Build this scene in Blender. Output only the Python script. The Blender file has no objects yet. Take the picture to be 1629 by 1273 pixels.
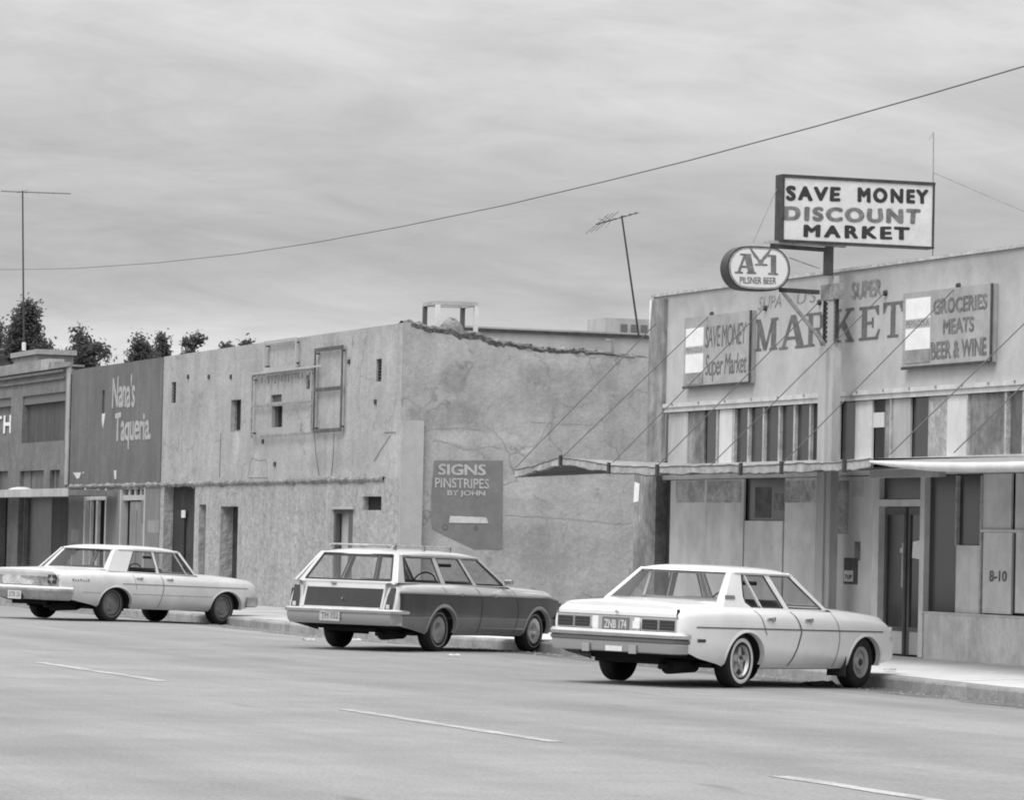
import bpy, math, random
import numpy as np
from mathutils import Vector, Matrix, noise as mnoise

# ------------------------------------------------------------------ camera, sky, sun, exposure
FOC, CX, CY = 6500.0, 814.5, 636.5
_up = np.array([.0225, -1, (816 + .0225*(1481+CX) - CY)/FOC]); _up /= np.linalg.norm(_up)
_mx = np.array([-1481-CX, 816-CY, FOC]); _mx /= np.linalg.norm(_mx)
_X = -_mx; _Z = _up; _Y = np.cross(_Z, _X); _Y /= np.linalg.norm(_Y); _Z = np.cross(_X, _Y)
CM = np.array([_X, _Y, _Z])
EYE = np.array([0, -23.2, 1.6])
scene = bpy.context.scene
C = scene.collection
cam = bpy.data.objects.new('camera', bpy.data.cameras.new('camera')); C.objects.link(cam)
cam.data.sensor_width = 36; cam.data.lens = 36*FOC/1629; cam.data.clip_start = .5; cam.data.clip_end = 3000
_r, _d, _f = CM[:, 0], CM[:, 1], CM[:, 2]
cam.matrix_world = Matrix(((_r[0], -_d[0], -_f[0], EYE[0]), (_r[1], -_d[1], -_f[1], EYE[1]), (_r[2], -_d[2], -_f[2], EYE[2]), (0, 0, 0, 1)))
scene.camera = cam

w = bpy.data.worlds.new('World'); scene.world = w; w.use_nodes = True
nt = w.node_tree; nt.nodes.clear(); N = nt.nodes.new; L = nt.links.new
SUN_EL, SUN_AZ = math.radians(56), math.radians(-52)   # azimuth of the sun measured from +X
out = N('ShaderNodeOutputWorld'); bg = N('ShaderNodeBackground'); sky = N('ShaderNodeTexSky')
sky.sky_type = 'NISHITA'; sky.sun_disc = False; sky.sun_elevation = SUN_EL; sky.sun_rotation = math.pi/2 - SUN_AZ
sky.dust_density = 4; sky.air_density = 1.5
bw = N('ShaderNodeRGBToBW'); L(sky.outputs[0], bw.inputs[0])
geo = N('ShaderNodeTexCoord')
sep = N('ShaderNodeSeparateXYZ'); L(geo.outputs['Generated'], sep.inputs[0])
def mth(op, a, b=None, c=None):
    n = N('ShaderNodeMath'); n.operation = op
    for i, v in enumerate((a, b, c)):
        if v is None: continue
        if isinstance(v, (int, float)): n.inputs[i].default_value = v
        else: L(v, n.inputs[i])
    return n.outputs[0]
zc_ = mth('MAXIMUM', sep.outputs[2], 0.0)
den = mth('ADD', zc_, .22)
cmb = N('ShaderNodeCombineXYZ')
L(mth('DIVIDE', sep.outputs[0], den), cmb.inputs[0]); L(mth('DIVIDE', sep.outputs[1], den), cmb.inputs[1])
def wn(sc, det, rough, off, sx=1, sy=1, dist=0.0):
    mp = N('ShaderNodeMapping'); mp.inputs['Location'].default_value = off; mp.inputs['Scale'].default_value = (sx, sy, 1)
    mp.inputs['Rotation'].default_value = (0, 0, math.radians(20))
    L(cmb.outputs[0], mp.inputs[0])
    n = N('ShaderNodeTexNoise'); n.inputs['Scale'].default_value = sc; n.inputs['Detail'].default_value = det
    n.inputs['Roughness'].default_value = rough; n.inputs['Distortion'].default_value = dist
    L(mp.outputs[0], n.inputs['Vector']); return n.outputs[0]
c1 = wn(2.6, 6, .6, (3.1, 1.7, 0), 1.3, .75, .7)
c2 = wn(9.0, 7, .62, (8.2, 4.4, 0), 1.2, .8, 1.0)
r1 = N('ShaderNodeMapRange'); r1.inputs[1].default_value = .30; r1.inputs[2].default_value = .70; L(c1, r1.inputs[0])
r2 = N('ShaderNodeMapRange'); r2.inputs[1].default_value = .25; r2.inputs[2].default_value = .75; L(c2, r2.inputs[0])
cl = mth('ADD', mth('MULTIPLY', r1.outputs[0], .19), mth('MULTIPLY', r2.outputs[0], .11))
SKY_LO, SKY_HI = 2.6, 4.45
cloud = mth('MULTIPLY_ADD', cl, (SKY_HI-SKY_LO)/.30, SKY_LO)
# paler strip of cloud low over the horizon
hz = N('ShaderNodeMapRange'); hz.inputs[1].default_value = .030; hz.inputs[2].default_value = .072; hz.inputs[3].default_value = 1.65; hz.inputs[4].default_value = 1.0; L(sep.outputs[2], hz.inputs[0])
hz.interpolation_type = 'SMOOTHSTEP'
hz2 = N('ShaderNodeMapRange'); hz2.inputs[1].default_value = .075; hz2.inputs[2].default_value = .19; hz2.inputs[3].default_value = 1.0; hz2.inputs[4].default_value = 1.75; L(sep.outputs[2], hz2.inputs[0])
cloud = mth('MULTIPLY', mth('MULTIPLY', cloud, hz.outputs[0]), hz2.outputs[0])
hz3 = N('ShaderNodeMapRange'); hz3.inputs[1].default_value = .15; hz3.inputs[2].default_value = .9; hz3.inputs[3].default_value = 1.0; hz3.inputs[4].default_value = 2.3; L(sep.outputs[2], hz3.inputs[0])   # an overcast sky is brightest overhead
cloud = mth('MULTIPLY', cloud, hz3.outputs[0])
mixs = mth('ADD', mth('MULTIPLY', bw.outputs[0], .12), mth('MULTIPLY', cloud, .92))
L(mixs, bg.inputs['Color']); bg.inputs['Strength'].default_value = .1
L(bg.outputs[0], out.inputs[0])
sl = bpy.data.lights.new('sun', 'SUN'); sl.energy = 1.25; sl.angle = math.radians(24); sl.color = (1, 1, 1)
so = bpy.data.objects.new('sun', sl); C.objects.link(so)
sd = Vector((math.cos(SUN_EL)*math.cos(SUN_AZ), math.cos(SUN_EL)*math.sin(SUN_AZ), math.sin(SUN_EL)))
so.rotation_euler = sd.to_track_quat('Z', 'Y').to_euler(); so.location = (0, 0, 60)
vs = scene.view_settings; vs.view_transform = 'Standard'; vs.look = 'None'; vs.gamma = 1; vs.use_curve_mapping = False
vs.exposure = 0.5
scene.cycles.filter_width = 1.9
scene.cycles.max_bounces = 8; scene.cycles.transparent_max_bounces = 16

# ------------------------------------------------------------------ measuring on the real planes of the street
def ray(px, py): return CM @ np.array([px-CX, py-CY, FOC])
def onY(px, py, y=0.): d = ray(px, py); return EYE + d*((y-EYE[1])/d[1])
def onX(px, py, x): d = ray(px, py); return EYE + d*((x-EYE[0])/d[0])
def onZ(px, py, z=0.): d = ray(px, py); return EYE + d*((z-EYE[2])/d[2])
def rect(pxl, pxr, pyt, pyb, y=0.):
    "x0, x1, z0, z1 of an upright rectangle on the plane Y=y"
    m = (pyt+pyb)/2; c = (pxl+pxr)/2
    return onY(pxl, m, y)[0], onY(pxr, m, y)[0], onY(c, pyb, y)[2], onY(c, pyt, y)[2]
def rectX(pxl, pxr, pyt, pyb, x):
    m = (pyt+pyb)/2; c = (pxl+pxr)/2
    return onX(pxl, m, x)[1], onX(pxr, m, x)[1], onX(c, pyb, x)[2], onX(c, pyt, x)[2]

# ------------------------------------------------------------------ materials (all greys: the photograph is black and white)
MATS = {}
def mat(name, v, rough=.85, blotch=0., bscale=.6, fine=0., fscale=25., streak=0., bump=0., bumpscale=40., metal=0., spec=.4,
        crack=0., spots=0., zband=None, coat=0.):
    if name in MATS: return MATS[name]
    m = bpy.data.materials.new(name); m.use_nodes = True; MATS[name] = m
    t = m.node_tree; n = t.nodes; l = t.links.new; b = n['Principled BSDF']
    b.inputs['Roughness'].default_value = rough; b.inputs['Metallic'].default_value = metal
    b.inputs['Specular IOR Level'].default_value = spec
    if coat: b.inputs['Coat Weight'].default_value = coat; b.inputs['Coat Roughness'].default_value = .08
    tc = n.new('ShaderNodeTexCoord')
    def M_(op, a, b_=None, c=None):
        q = n.new('ShaderNodeMath'); q.operation = op
        for i, x in enumerate((a, b_, c)):
            if x is None: continue
            if isinstance(x, (int, float)): q.inputs[i].default_value = x
            else: l(x, q.inputs[i])
        return q.outputs[0]
    def nz(scale, det=5, rg=.6, sc=(1, 1, 1), off=(0, 0, 0), dist=0):
        mp = n.new('ShaderNodeMapping'); mp.inputs['Scale'].default_value = sc; mp.inputs['Location'].default_value = off
        l(tc.outputs['Object'], mp.inputs[0])
        q = n.new('ShaderNodeTexNoise'); q.inputs['Scale'].default_value = scale; q.inputs['Detail'].default_value = det
        q.inputs['Roughness'].default_value = rg; q.inputs['Distortion'].default_value = dist
        l(mp.outputs[0], q.inputs['Vector']); return q.outputs[0]
    def rng(x, a, b_, c, d):
        q = n.new('ShaderNodeMapRange'); q.interpolation_type = 'SMOOTHSTEP'
        for i, k in enumerate((a, b_, c, d)): q.inputs[i+1].default_value = k
        l(x, q.inputs[0]); return q.outputs[0]
    fac = None
    def mul(x):
        nonlocal fac
        fac = x if fac is None else M_('MULTIPLY', fac, x)
    if blotch: mul(rng(nz(bscale, 6, .62, dist=.4), .3, .7, 1-blotch, 1+blotch)); mul(rng(nz(bscale*4.3, 5, .6, off=(5, 2, 9)), .3, .7, 1-blotch*.5, 1+blotch*.5))
    if fine: mul(rng(nz(fscale, 4, .7), .25, .75, 1-fine, 1+fine))
    if streak: mul(rng(nz(1.6, 7, .7, (1, 1, .22), dist=.8), .34, .66, 1-streak, 1+streak*.5)); mul(rng(nz(5.5, 6, .7, (1, 1, .12), (3, 1, 1), 1.2), .34, .7, 1-streak*.35, 1+streak*.15))
    if crack:
        mp = n.new('ShaderNodeMapping'); mp.inputs['Scale'].default_value = (.9, .9, .9)
        vd = n.new('ShaderNodeVectorMath'); vd.operation = 'ADD'; q = n.new('ShaderNodeTexNoise'); q.inputs['Scale'].default_value = 1.3; q.inputs['Detail'].default_value = 5
        l(tc.outputs['Object'], q.inputs['Vector']); l(tc.outputs['Object'], vd.inputs[0])
        sc_ = n.new('ShaderNodeVectorMath'); sc_.operation = 'SCALE'; sc_.inputs['Scale'].default_value = 1.3
        l(q.outputs['Color'], sc_.inputs[0]); l(sc_.outputs[0], vd.inputs[1]); l(vd.outputs[0], mp.inputs[0])
        vo = n.new('ShaderNodeTexVoronoi'); vo.feature = 'DISTANCE_TO_EDGE'; vo.inputs['Scale'].default_value = .8; l(mp.outputs[0], vo.inputs['Vector'])
        e = rng(vo.outputs['Distance'], 0, .03, 1, 0)
        msk = rng(nz(.7, 3, .5, off=(7, 7, 3)), .45, .6, 0, 1)
        mul(M_('MULTIPLY_ADD', M_('MULTIPLY', e, msk), -crack, 1.0))
    if spots:
        e = rng(nz(2.6, 4, .7, off=(1, 9, 4)), .62, .74, 0, 1); mul(M_('MULTIPLY_ADD', e, -spots, 1.0))
        e = rng(nz(5.5, 3, .7, off=(4, 3, 4)), .70, .78, 0, 1); mul(M_('MULTIPLY_ADD', e, -spots*.8, 1.0))
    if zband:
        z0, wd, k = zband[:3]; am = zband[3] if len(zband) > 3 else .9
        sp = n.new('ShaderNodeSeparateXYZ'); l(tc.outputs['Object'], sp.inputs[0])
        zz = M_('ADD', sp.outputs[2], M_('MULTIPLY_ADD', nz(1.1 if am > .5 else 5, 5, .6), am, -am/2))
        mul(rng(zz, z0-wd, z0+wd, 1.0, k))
    if fac is not None:
        col = M_('MULTIPLY', fac, v); l(col, b.inputs['Base Color'])
    else: b.inputs['Base Color'].default_value = (v, v, v, 1)
    if bump:
        bp = n.new('ShaderNodeBump'); bp.inputs['Strength'].default_value = 1; bp.inputs['Distance'].default_value = bump
        l(M_('ADD', nz(bumpscale, 5, .65), M_('MULTIPLY', nz(bumpscale*.12, 4, .6, off=(2, 2, 2)), 1.5)), bp.inputs['Height']); l(bp.outputs[0], b.inputs['Normal'])
    return m
def glassmat(name, tint, fres=.08, rough=.03):
    if name in MATS: return MATS[name]
    m = bpy.data.materials.new(name); m.use_nodes = True; MATS[name] = m
    t = m.node_tree; n = t.nodes; l = t.links.new; n.clear()
    o = n.new('ShaderNodeOutputMaterial'); mx = n.new('ShaderNodeMixShader'); tr = n.new('ShaderNodeBsdfTransparent'); g = n.new('ShaderNodeBsdfGlossy')
    fr = n.new('ShaderNodeLayerWeight'); fr.inputs[0].default_value = fres
    tr.inputs[0].default_value = (tint, tint, tint, 1); g.inputs['Roughness'].default_value = rough; g.inputs[0].default_value = (.9, .9, .9, 1)
    mm = n.new('ShaderNodeMath'); mm.operation = 'ADD'; mm.inputs[1].default_value = fres; l(fr.outputs['Fresnel'], mm.inputs[0]); mm.use_clamp = True
    l(mm.outputs[0], mx.inputs[0]); l(tr.outputs[0], mx.inputs[1]); l(g.outputs[0], mx.inputs[2]); l(mx.outputs[0], o.inputs[0])
    return m

def stains(src, name, ax, items):
    "own-shaped soft stains and pale repairs on a wall; items = (centre u, centre z, half width, half height, factor) in object space"
    m = src.copy(); m.name = name; MATS[name] = m; t = m.node_tree; n = t.nodes; l = t.links.new; b = n['Principled BSDF']
    cur = b.inputs['Base Color'].links[0].from_socket; tc = n.new('ShaderNodeTexCoord'); sp = n.new('ShaderNodeSeparateXYZ'); l(tc.outputs['Object'], sp.inputs[0])
    q = n.new('ShaderNodeTexNoise'); q.inputs['Scale'].default_value = 2.2; q.inputs['Detail'].default_value = 7; q.inputs['Roughness'].default_value = .7; l(tc.outputs['Object'], q.inputs['Vector'])
    def M_(op, a, b_=None, c=None):
        k = n.new('ShaderNodeMath'); k.operation = op
        for i, x in enumerate((a, b_, c)):
            if x is None: continue
            if isinstance(x, (int, float)): k.inputs[i].default_value = x
            else: l(x, k.inputs[i])
        return k.outputs[0]
    for (u, z, ru, rz, f) in items:
        du = M_('MULTIPLY', M_('SUBTRACT', sp.outputs[ax], float(u)), 1/float(ru)); dz = M_('MULTIPLY', M_('SUBTRACT', sp.outputs[2], float(z)), 1/float(rz))
        d = M_('SQRT', M_('ADD', M_('MULTIPLY', du, du), M_('MULTIPLY', dz, dz))); d = M_('ADD', d, M_('MULTIPLY_ADD', q.outputs[0], 2.4, -1.2))
        r = n.new('ShaderNodeMapRange'); r.interpolation_type = 'SMOOTHSTEP'; l(d, r.inputs[0])
        for i, k in enumerate((.55, 1.15, float(f), 1.0)): r.inputs[i+1].default_value = k
        cur = M_('MULTIPLY', cur, r.outputs[0])
    l(cur, b.inputs['Base Color']); return m
# ------------------------------------------------------------------ objects
OFF = {}
def tag(o, label=None, cat=None, group=None, kind=None):
    if label: o['label'] = label
    if cat: o['category'] = cat
    if group: o['group'] = group
    if kind: o['kind'] = kind
    return o
def thing(name, loc, label, cat, group=None):
    o = bpy.data.objects.new(name, None); C.objects.link(o); o.empty_display_size = .3
    o.location = loc; OFF[o.name] = np.array(loc, float); return tag(o, label, cat, group)
def tup(p): return (float(p[0]), float(p[1]), float(p[2]))
class MB:
    def __init__(s): s.v = []; s.f = []; s.m = []; s.mi = 0
    def add(s, vs, fs):
        k = len(s.v); s.v += [tup(p) for p in vs]
        for f in fs: s.f.append(tuple(i+k for i in f)); s.m.append(s.mi)
        return s
    def box(s, x0, x1, y0, y1, z0, z1):
        if x0 > x1: x0, x1 = x1, x0
        if y0 > y1: y0, y1 = y1, y0
        if z0 > z1: z0, z1 = z1, z0
        return s.add([(x0,y0,z0),(x1,y0,z0),(x1,y1,z0),(x0,y1,z0),(x0,y0,z1),(x1,y0,z1),(x1,y1,z1),(x0,y1,z1)],
                     [(0,3,2,1),(4,5,6,7),(0,1,5,4),(1,2,6,5),(2,3,7,6),(3,0,4,7)])
    def poly(s, pts): return s.add(pts, [tuple(range(len(pts)))])
    def prism(s, pts, vec):
        n = len(pts); vec = np.array(vec, float); q = [np.array(p, float)+vec for p in pts]
        return s.add(list(pts)+q, [tuple(range(n)), tuple(range(2*n-1, n-1, -1))]+[(i, n+i, n+(i+1) % n, (i+1) % n) for i in range(n)])
    def tube(s, pts, r, n=8, cap=True):
        pts = [np.array(p, float) for p in pts]; k = len(s.v); rr = r if hasattr(r, '__len__') else [r]*len(pts)
        for i, p in enumerate(pts):
            d = pts[min(i+1, len(pts)-1)]-pts[max(i-1, 0)]; d /= (np.linalg.norm(d)+1e-9)
            a = np.cross(d, [0, 0, 1.]); 
            if np.linalg.norm(a) < .05: a = np.cross(d, [0, 1., 0])
            a /= np.linalg.norm(a); b = np.cross(d, a)
            for j in range(n):
                t = 2*math.pi*j/n; s.v.append(tup(p+rr[i]*(a*math.cos(t)+b*math.sin(t))))
        for i in range(len(pts)-1):
            for j in range(n):
                s.f.append((k+i*n+j, k+i*n+(j+1) % n, k+(i+1)*n+(j+1) % n, k+(i+1)*n+j)); s.m.append(s.mi)
        if cap:
            s.f.append(tuple(k+j for j in range(n))[::-1]); s.m.append(s.mi)
            s.f.append(tuple(k+(len(pts)-1)*n+j for j in range(n))); s.m.append(s.mi)
        return s
    def bar(s, a, b, w_, h):   # rectangular bar from a to b
        a = np.array(a, float); b = np.array(b, float); d = b-a; d /= np.linalg.norm(d)
        u = np.cross(d, [0, 0, 1.])
        if np.linalg.norm(u) < .05: u = np.array([1., 0, 0])
        u /= np.linalg.norm(u); t = np.cross(u, d)
        P = [a+u*x*w_/2+t*y*h/2 for x, y in ((-1,-1),(1,-1),(1,1),(-1,1))]
        return s.prism(P, b-a)
    def lathe(s, prof, c, n=32):   # axis along Y; prof = [(r, y)]
        k = len(s.v); c = np.array(c, float)
        for r, y in prof:
            for j in range(n):
                t = 2*math.pi*j/n; s.v.append(tup(c+np.array([r*math.cos(t), y, r*math.sin(t)])))
        for i in range(len(prof)-1):
            for j in range(n): s.f.append((k+i*n+j, k+i*n+(j+1) % n, k+(i+1)*n+(j+1) % n, k+(i+1)*n+j)); s.m.append(s.mi)
        return s
    def grid(s, P):
        h = len(P); w_ = len(P[0]); k = len(s.v)
        for r in P: s.v += [tup(p) for p in r]
        for i in range(h-1):
            for j in range(w_-1): s.f.append((k+i*w_+j, k+i*w_+j+1, k+(i+1)*w_+j+1, k+(i+1)*w_+j)); s.m.append(s.mi)
        return s
    def build(s, name, mats, parent=None, smooth=0, label=None, loc=None, bevel=0, recalc=True, kind=None):
        if not isinstance(mats, (list, tuple)): mats = [mats]
        off = np.zeros(3)
        if parent is not None: off = OFF.get(parent.name, off)
        elif loc is not None: off = np.array(loc, float)
        me = bpy.data.meshes.new(name); me.from_pydata([(v[0]-off[0], v[1]-off[1], v[2]-off[2]) for v in s.v], [], s.f)
        for m in mats: me.materials.append(m)
        if len(mats) > 1: me.polygons.foreach_set('material_index', s.m)
        if recalc:
            import bmesh
            b = bmesh.new(); b.from_mesh(me); bmesh.ops.remove_doubles(b, verts=b.verts, dist=1e-5) if smooth else None
            bmesh.ops.recalc_face_normals(b, faces=b.faces); b.to_mesh(me); b.free()
        if smooth:
            me.polygons.foreach_set('use_smooth', [True]*len(me.polygons)); me.set_sharp_from_angle(angle=math.radians(smooth))
        me.update()
        o = bpy.data.objects.new(name, me); C.objects.link(o); OFF[o.name] = off
        if parent is not None: o.parent = parent
        else: o.location = tup(off)
        if bevel:
            bv = o.modifiers.new('bevel', 'BEVEL'); bv.width = bevel; bv.segments = 2; bv.limit_method = 'ANGLE'
        if label: o['label'] = label
        if kind: o['kind'] = kind
        return o

def lettering(txt, corners, m, parent, bold=.03, shear=0., name='lettering', off=(0, 0, 0), spacing=1.):
    "flat print of txt filling the quad corners = bottom-left, bottom-right, top-right, top-left"
    cu = bpy.data.curves.new('tmp', 'FONT'); cu.body = txt; cu.size = 1; cu.offset = bold if bold <= .016 else 0; cu.shear = shear; cu.resolution_u = 4; cu.space_character = spacing
    cu.fill_mode = 'FRONT' if hasattr(cu, 'fill_mode') else cu.fill_mode
    ob = bpy.data.objects.new('tmp', cu); C.objects.link(ob)
    dg = bpy.context.evaluated_depsgraph_get(); me0 = bpy.data.meshes.new_from_object(ob.evaluated_get(dg))
    bpy.data.objects.remove(ob)
    P = np.array([v.co[:] for v in me0.vertices]); lo = P.min(0); hi = P.max(0); sz = np.maximum(hi-lo, 1e-6)
    bl, br, tr, tl = [np.array(c, float) for c in corners]; off = np.array(off, float)
    b = MB()
    shifts = [(0, 0)] if bold <= .016 else [(0, 0), (bold, 0), (-bold, 0), (0, bold*.8), (0, -bold*.8), (bold*.7, bold*.6), (-bold*.7, -bold*.6), (bold*.7, -bold*.6), (-bold*.7, bold*.6)]
    nrm = np.cross(br-bl, tl-bl); nrm /= np.linalg.norm(nrm); nrm = nrm if nrm.dot(EYE-bl) > 0 else -nrm
    kx, ky = bold/sz[0], bold/sz[1]
    for i, (sx, sy) in enumerate(shifts):
        vs = []
        for p in P:
            u = (p[0]+sx-lo[0])/sz[0]; v = (p[1]+sy-lo[1])/sz[1]
            u = (u+kx)/(1+2*kx) if len(shifts) > 1 else u; v = (v+ky)/(1+2*ky) if len(shifts) > 1 else v
            w1 = mnoise.noise((p[0]*2.3, p[1]*2.1, len(txt)))*.035; w2 = mnoise.noise((p[0]*1.9, p[1]*2.7, len(txt)+5))*.05
            u += w1*.5/max(sz[0]*.35, 1)*1.0; v += w2
            vs.append((bl*(1-u)+br*u)*(1-v)+(tl*(1-u)+tr*u)*v+off+nrm*.0003*i)
        b.add(vs, [tuple(p.vertices) for p in me0.polygons])
    bpy.data.meshes.remove(me0)
    return b.build(name, m, parent, recalc=False)
def quadY(x0, x1, z0, z1, y): return [(x0, y, z0), (x1, y, z0), (x1, y, z1), (x0, y, z1)]
def quadX(y0, y1, z0, z1, x): return [(x, y0, z0), (x, y1, z0), (x, y1, z1), (x, y0, z1)]
def facade(mb, x0, x1, z0, z1, ops, y=0., depth=.25, top=None):
    "wall sheet on the plane Y=y with real openings and their reveals; ops = [(x0,x1,z0,z1[,depth])]"
    xs = sorted({x0, x1, *[min(max(o[i], x0), x1) for o in ops for i in (0, 1)]})
    zs = sorted({z0, z1, *[min(max(o[i], z0), z1) for o in ops for i in (2, 3)]})
    for i in range(len(xs)-1):
        for j in range(len(zs)-1):
            cx = (xs[i]+xs[i+1])/2; cz = (zs[j]+zs[j+1])/2
            if any(o[0] < cx < o[1] and o[2] < cz < o[3] for o in ops): continue
            mb.poly(quadY(xs[i], xs[i+1], zs[j], zs[j+1], y))
    for o in ops:
        d = o[4] if len(o) > 4 else depth; a, b_, c, e = o[:4]
        mb.poly([(a, y, c), (a, y+d, c), (a, y+d, e), (a, y, e)]); mb.poly([(b_, y, c), (b_, y+d, c), (b_, y+d, e), (b_, y, e)])
        mb.poly([(a, y, e), (b_, y, e), (b_, y+d, e), (a, y+d, e)]); mb.poly([(a, y, c), (b_, y, c), (b_, y+d, c), (a, y+d, c)])
random.seed(7)
def R(a, b): return random.uniform(a, b)
# ------------------------------------------------------------------ material palette
asphalt = mat('asphalt', .25, .93, blotch=.09, bscale=.35, fine=.22, fscale=34, bump=.006, bumpscale=45, spec=.15)
concrete = mat('concrete', .72, .9, blotch=.07, bscale=.7, fine=.05, bump=.002, spec=.2)
concrete_old = mat('concrete_old', .40, .9, blotch=.12, bscale=.7, fine=.08, bump=.002, spec=.2)
crackmat = mat('tar_seam', .15, .8, blotch=.2, bscale=3)
kerbmat = mat('kerb_concrete', .29, .92, blotch=.22, bscale=1.6, fine=.15, bump=.004)
stucco_m = mat('stucco_market', .45, .9, blotch=.10, bscale=.9, streak=.045, fine=.04, bump=.004, zband=(4.95, .25, .80), spots=.10)
stucco_f = mat('stucco_front', .365, .92, blotch=.10, bscale=.8, streak=.10, fine=.09, fscale=14, bump=.025, bumpscale=8, spots=.28, crack=.22)
stucco_low = mat('stucco_rough', .35, .95, blotch=.09, bscale=2.2, fine=.16, fscale=6, bump=.06, bumpscale=6, streak=.12, spots=.2)
stucco_side = mat('stucco_side', .345, .93, blotch=.11, bscale=.9, fine=.10, fscale=16, crack=.30, spots=.36, streak=.08, bump=.02, bumpscale=7)
stucco_pale = mat('stucco_pale', .40, .92, blotch=.08, fine=.05, streak=.08, bump=.006)
paint_dark = mat('paint_dark_wall', .140, .9, blotch=.10, fine=.08, bump=.012, bumpscale=10, streak=.16, spots=.15)
paint_mid = mat('paint_mid_wall', .19, .9, blotch=.10, fine=.08, bump=.004, streak=.12)
sign_grey = mat('paint_sign_patch', .175, .9, blotch=.10, bscale=2, fine=.06)
ghost = mat('ghost_paint', .30, .9, blotch=.2, bscale=5)
black = mat('black_void', .012, .9)
darkwood = mat('dark_wood', .07, .8, blotch=.3, bscale=3, fine=.15)
metal_dark = mat('dark_metal', .05, .6, metal=.2, blotch=.3, bscale=6)
metal_grey = mat('grey_metal', .25, .6, blotch=.3, bscale=8)
metal_pale = mat('pale_metal', .42, .7, blotch=.25, bscale=6, fine=.1)
panel_a = mat('panel_light', .66, .85, blotch=.13, bscale=.9, streak=.07, fine=.04, spots=.12)
panel_b = mat('panel_white', .62, .8, blotch=.07, streak=.10, spots=.1)
panel_c = mat('panel_weathered', .24, .9, blotch=.28, bscale=2.5, streak=.35, fine=.1)
panel_d = mat('panel_grey', .42, .85, blotch=.10, streak=.18)
glass_dark = mat('dark_glass', .03, .22, spec=.6, blotch=.25, bscale=2)
glass_mid = mat('dusty_glass', .09, .3, spec=.5, blotch=.35, bscale=2.5)
white_paint = mat('white_paint', .78, .6, blotch=.06, bscale=4)
offwhite = mat('offwhite_paint', .55, .7, blotch=.12, bscale=4, streak=.1)
lane_paint = mat('lane_paint', .34, .85, blotch=.22, bscale=2, fine=.3, spots=.35)
ink = mat('ink_black', .03, .7, blotch=.3, bscale=9)
ink_grey = mat('ink_grey', .16, .8, blotch=.3, bscale=7)
ink_wall = mat('ink_faded', .13, .9, blotch=.25, bscale=7, fine=.15)
brick_dark = mat('brick_wall', .165, .93, blotch=.15, bscale=1.2, fine=.18, fscale=14, bump=.006, streak=.10)

# ------------------------------------------------------------------ ground, road, kerb, sidewalk
def kerbY(x): return -2.97
def sag(x): return float(np.interp(x, [-130, -100, -85, -72, -66, -61, -56, -50, -44, -39, -34, -20], [0, .02, -.02, 0, -.032, .0, .048, .03, 0, -.032, -.02, 0]))   # old street, slightly uneven along its length
def roadz(x, y):
    t = kerbY(min(max(x, -130), 0)) - y        # distance from the gutter towards the middle of the road
    return float(np.interp(t, [0, 2.2, 5, 9, 14, 22, 28], [0, .07, .11, .14, .15, .08, 0])) + sag(x)*max(0, 1-max(t, 0)/6)
b = MB()
b.grid([[(x, y, -.06) for x in np.linspace(-1500, 700, 12)] for y in np.linspace(-500, 1500, 12)])
tag(b.build('ground', mat('ground_dirt', .20, .95, blotch=.2, bscale=.05)), kind='structure')
b = MB(); xs = np.concatenate([[-700, -400, -200], np.linspace(-130, 10, 90), [60, 200, 500]])
P = []
for t in (0, .6, 1.2, 2.2, 3.5, 5, 7, 9, 11.5, 14, 18, 22, 28):
    P.append([(x, kerbY(min(max(x, -130), 0))-t, roadz(x, kerbY(min(max(x, -130), 0))-t)) for x in xs])
b.grid(P)
# asphalt: long wheel-worn bands, dark gutter strip, oil spots
m = asphalt; t = m.node_tree; n = t.nodes; l = t.links.new; bs = n['Principled BSDF']
src = bs.inputs['Base Color'].links[0].from_socket
tc = n.new('ShaderNodeTexCoord'); mp = n.new('ShaderNodeMapping'); mp.inputs['Scale'].default_value = (.035, .75, 1); mp.inputs['Rotation'].default_value = (0, 0, math.radians(1.5)); l(tc.outputs['Object'], mp.inputs[0])
q = n.new('ShaderNodeTexNoise'); q.inputs['Scale'].default_value = 1; q.inputs['Detail'].default_value = 5; q.inputs['Roughness'].default_value = .65; l(mp.outputs[0], q.inputs['Vector'])
r_ = n.new('ShaderNodeMapRange'); r_.inputs[1].default_value = .3; r_.inputs[2].default_value = .7; r_.inputs[3].default_value = .84; r_.inputs[4].default_value = 1.10; l(q.outputs[0], r_.inputs[0])
mm = n.new('ShaderNodeMath'); mm.operation = 'MULTIPLY'; l(src, mm.inputs[0]); l(r_.outputs[0], mm.inputs[1])
mp2 = n.new('ShaderNodeMapping'); mp2.inputs['Scale'].default_value = (.35, 1.3, 1); l(tc.outputs['Object'], mp2.inputs[0])
q2 = n.new('ShaderNodeTexNoise'); q2.inputs['Scale'].default_value = 1.1; q2.inputs['Detail'].default_value = 3; l(mp2.outputs[0], q2.inputs['Vector'])
r2_ = n.new('ShaderNodeMapRange'); r2_.inputs[1].default_value = .68; r2_.inputs[2].default_value = .76; r2_.inputs[3].default_value = 1; r2_.inputs[4].default_value = .72; l(q2.outputs[0], r2_.inputs[0])
mm2 = n.new('ShaderNodeMath'); mm2.operation = 'MULTIPLY'; l(mm.outputs[0], mm2.inputs[0]); l(r2_.outputs[0], mm2.inputs[1]); l(mm2.outputs[0], bs.inputs['Base Color'])
road = tag(b.build('road', asphalt, smooth=30), kind='structure')
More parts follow.
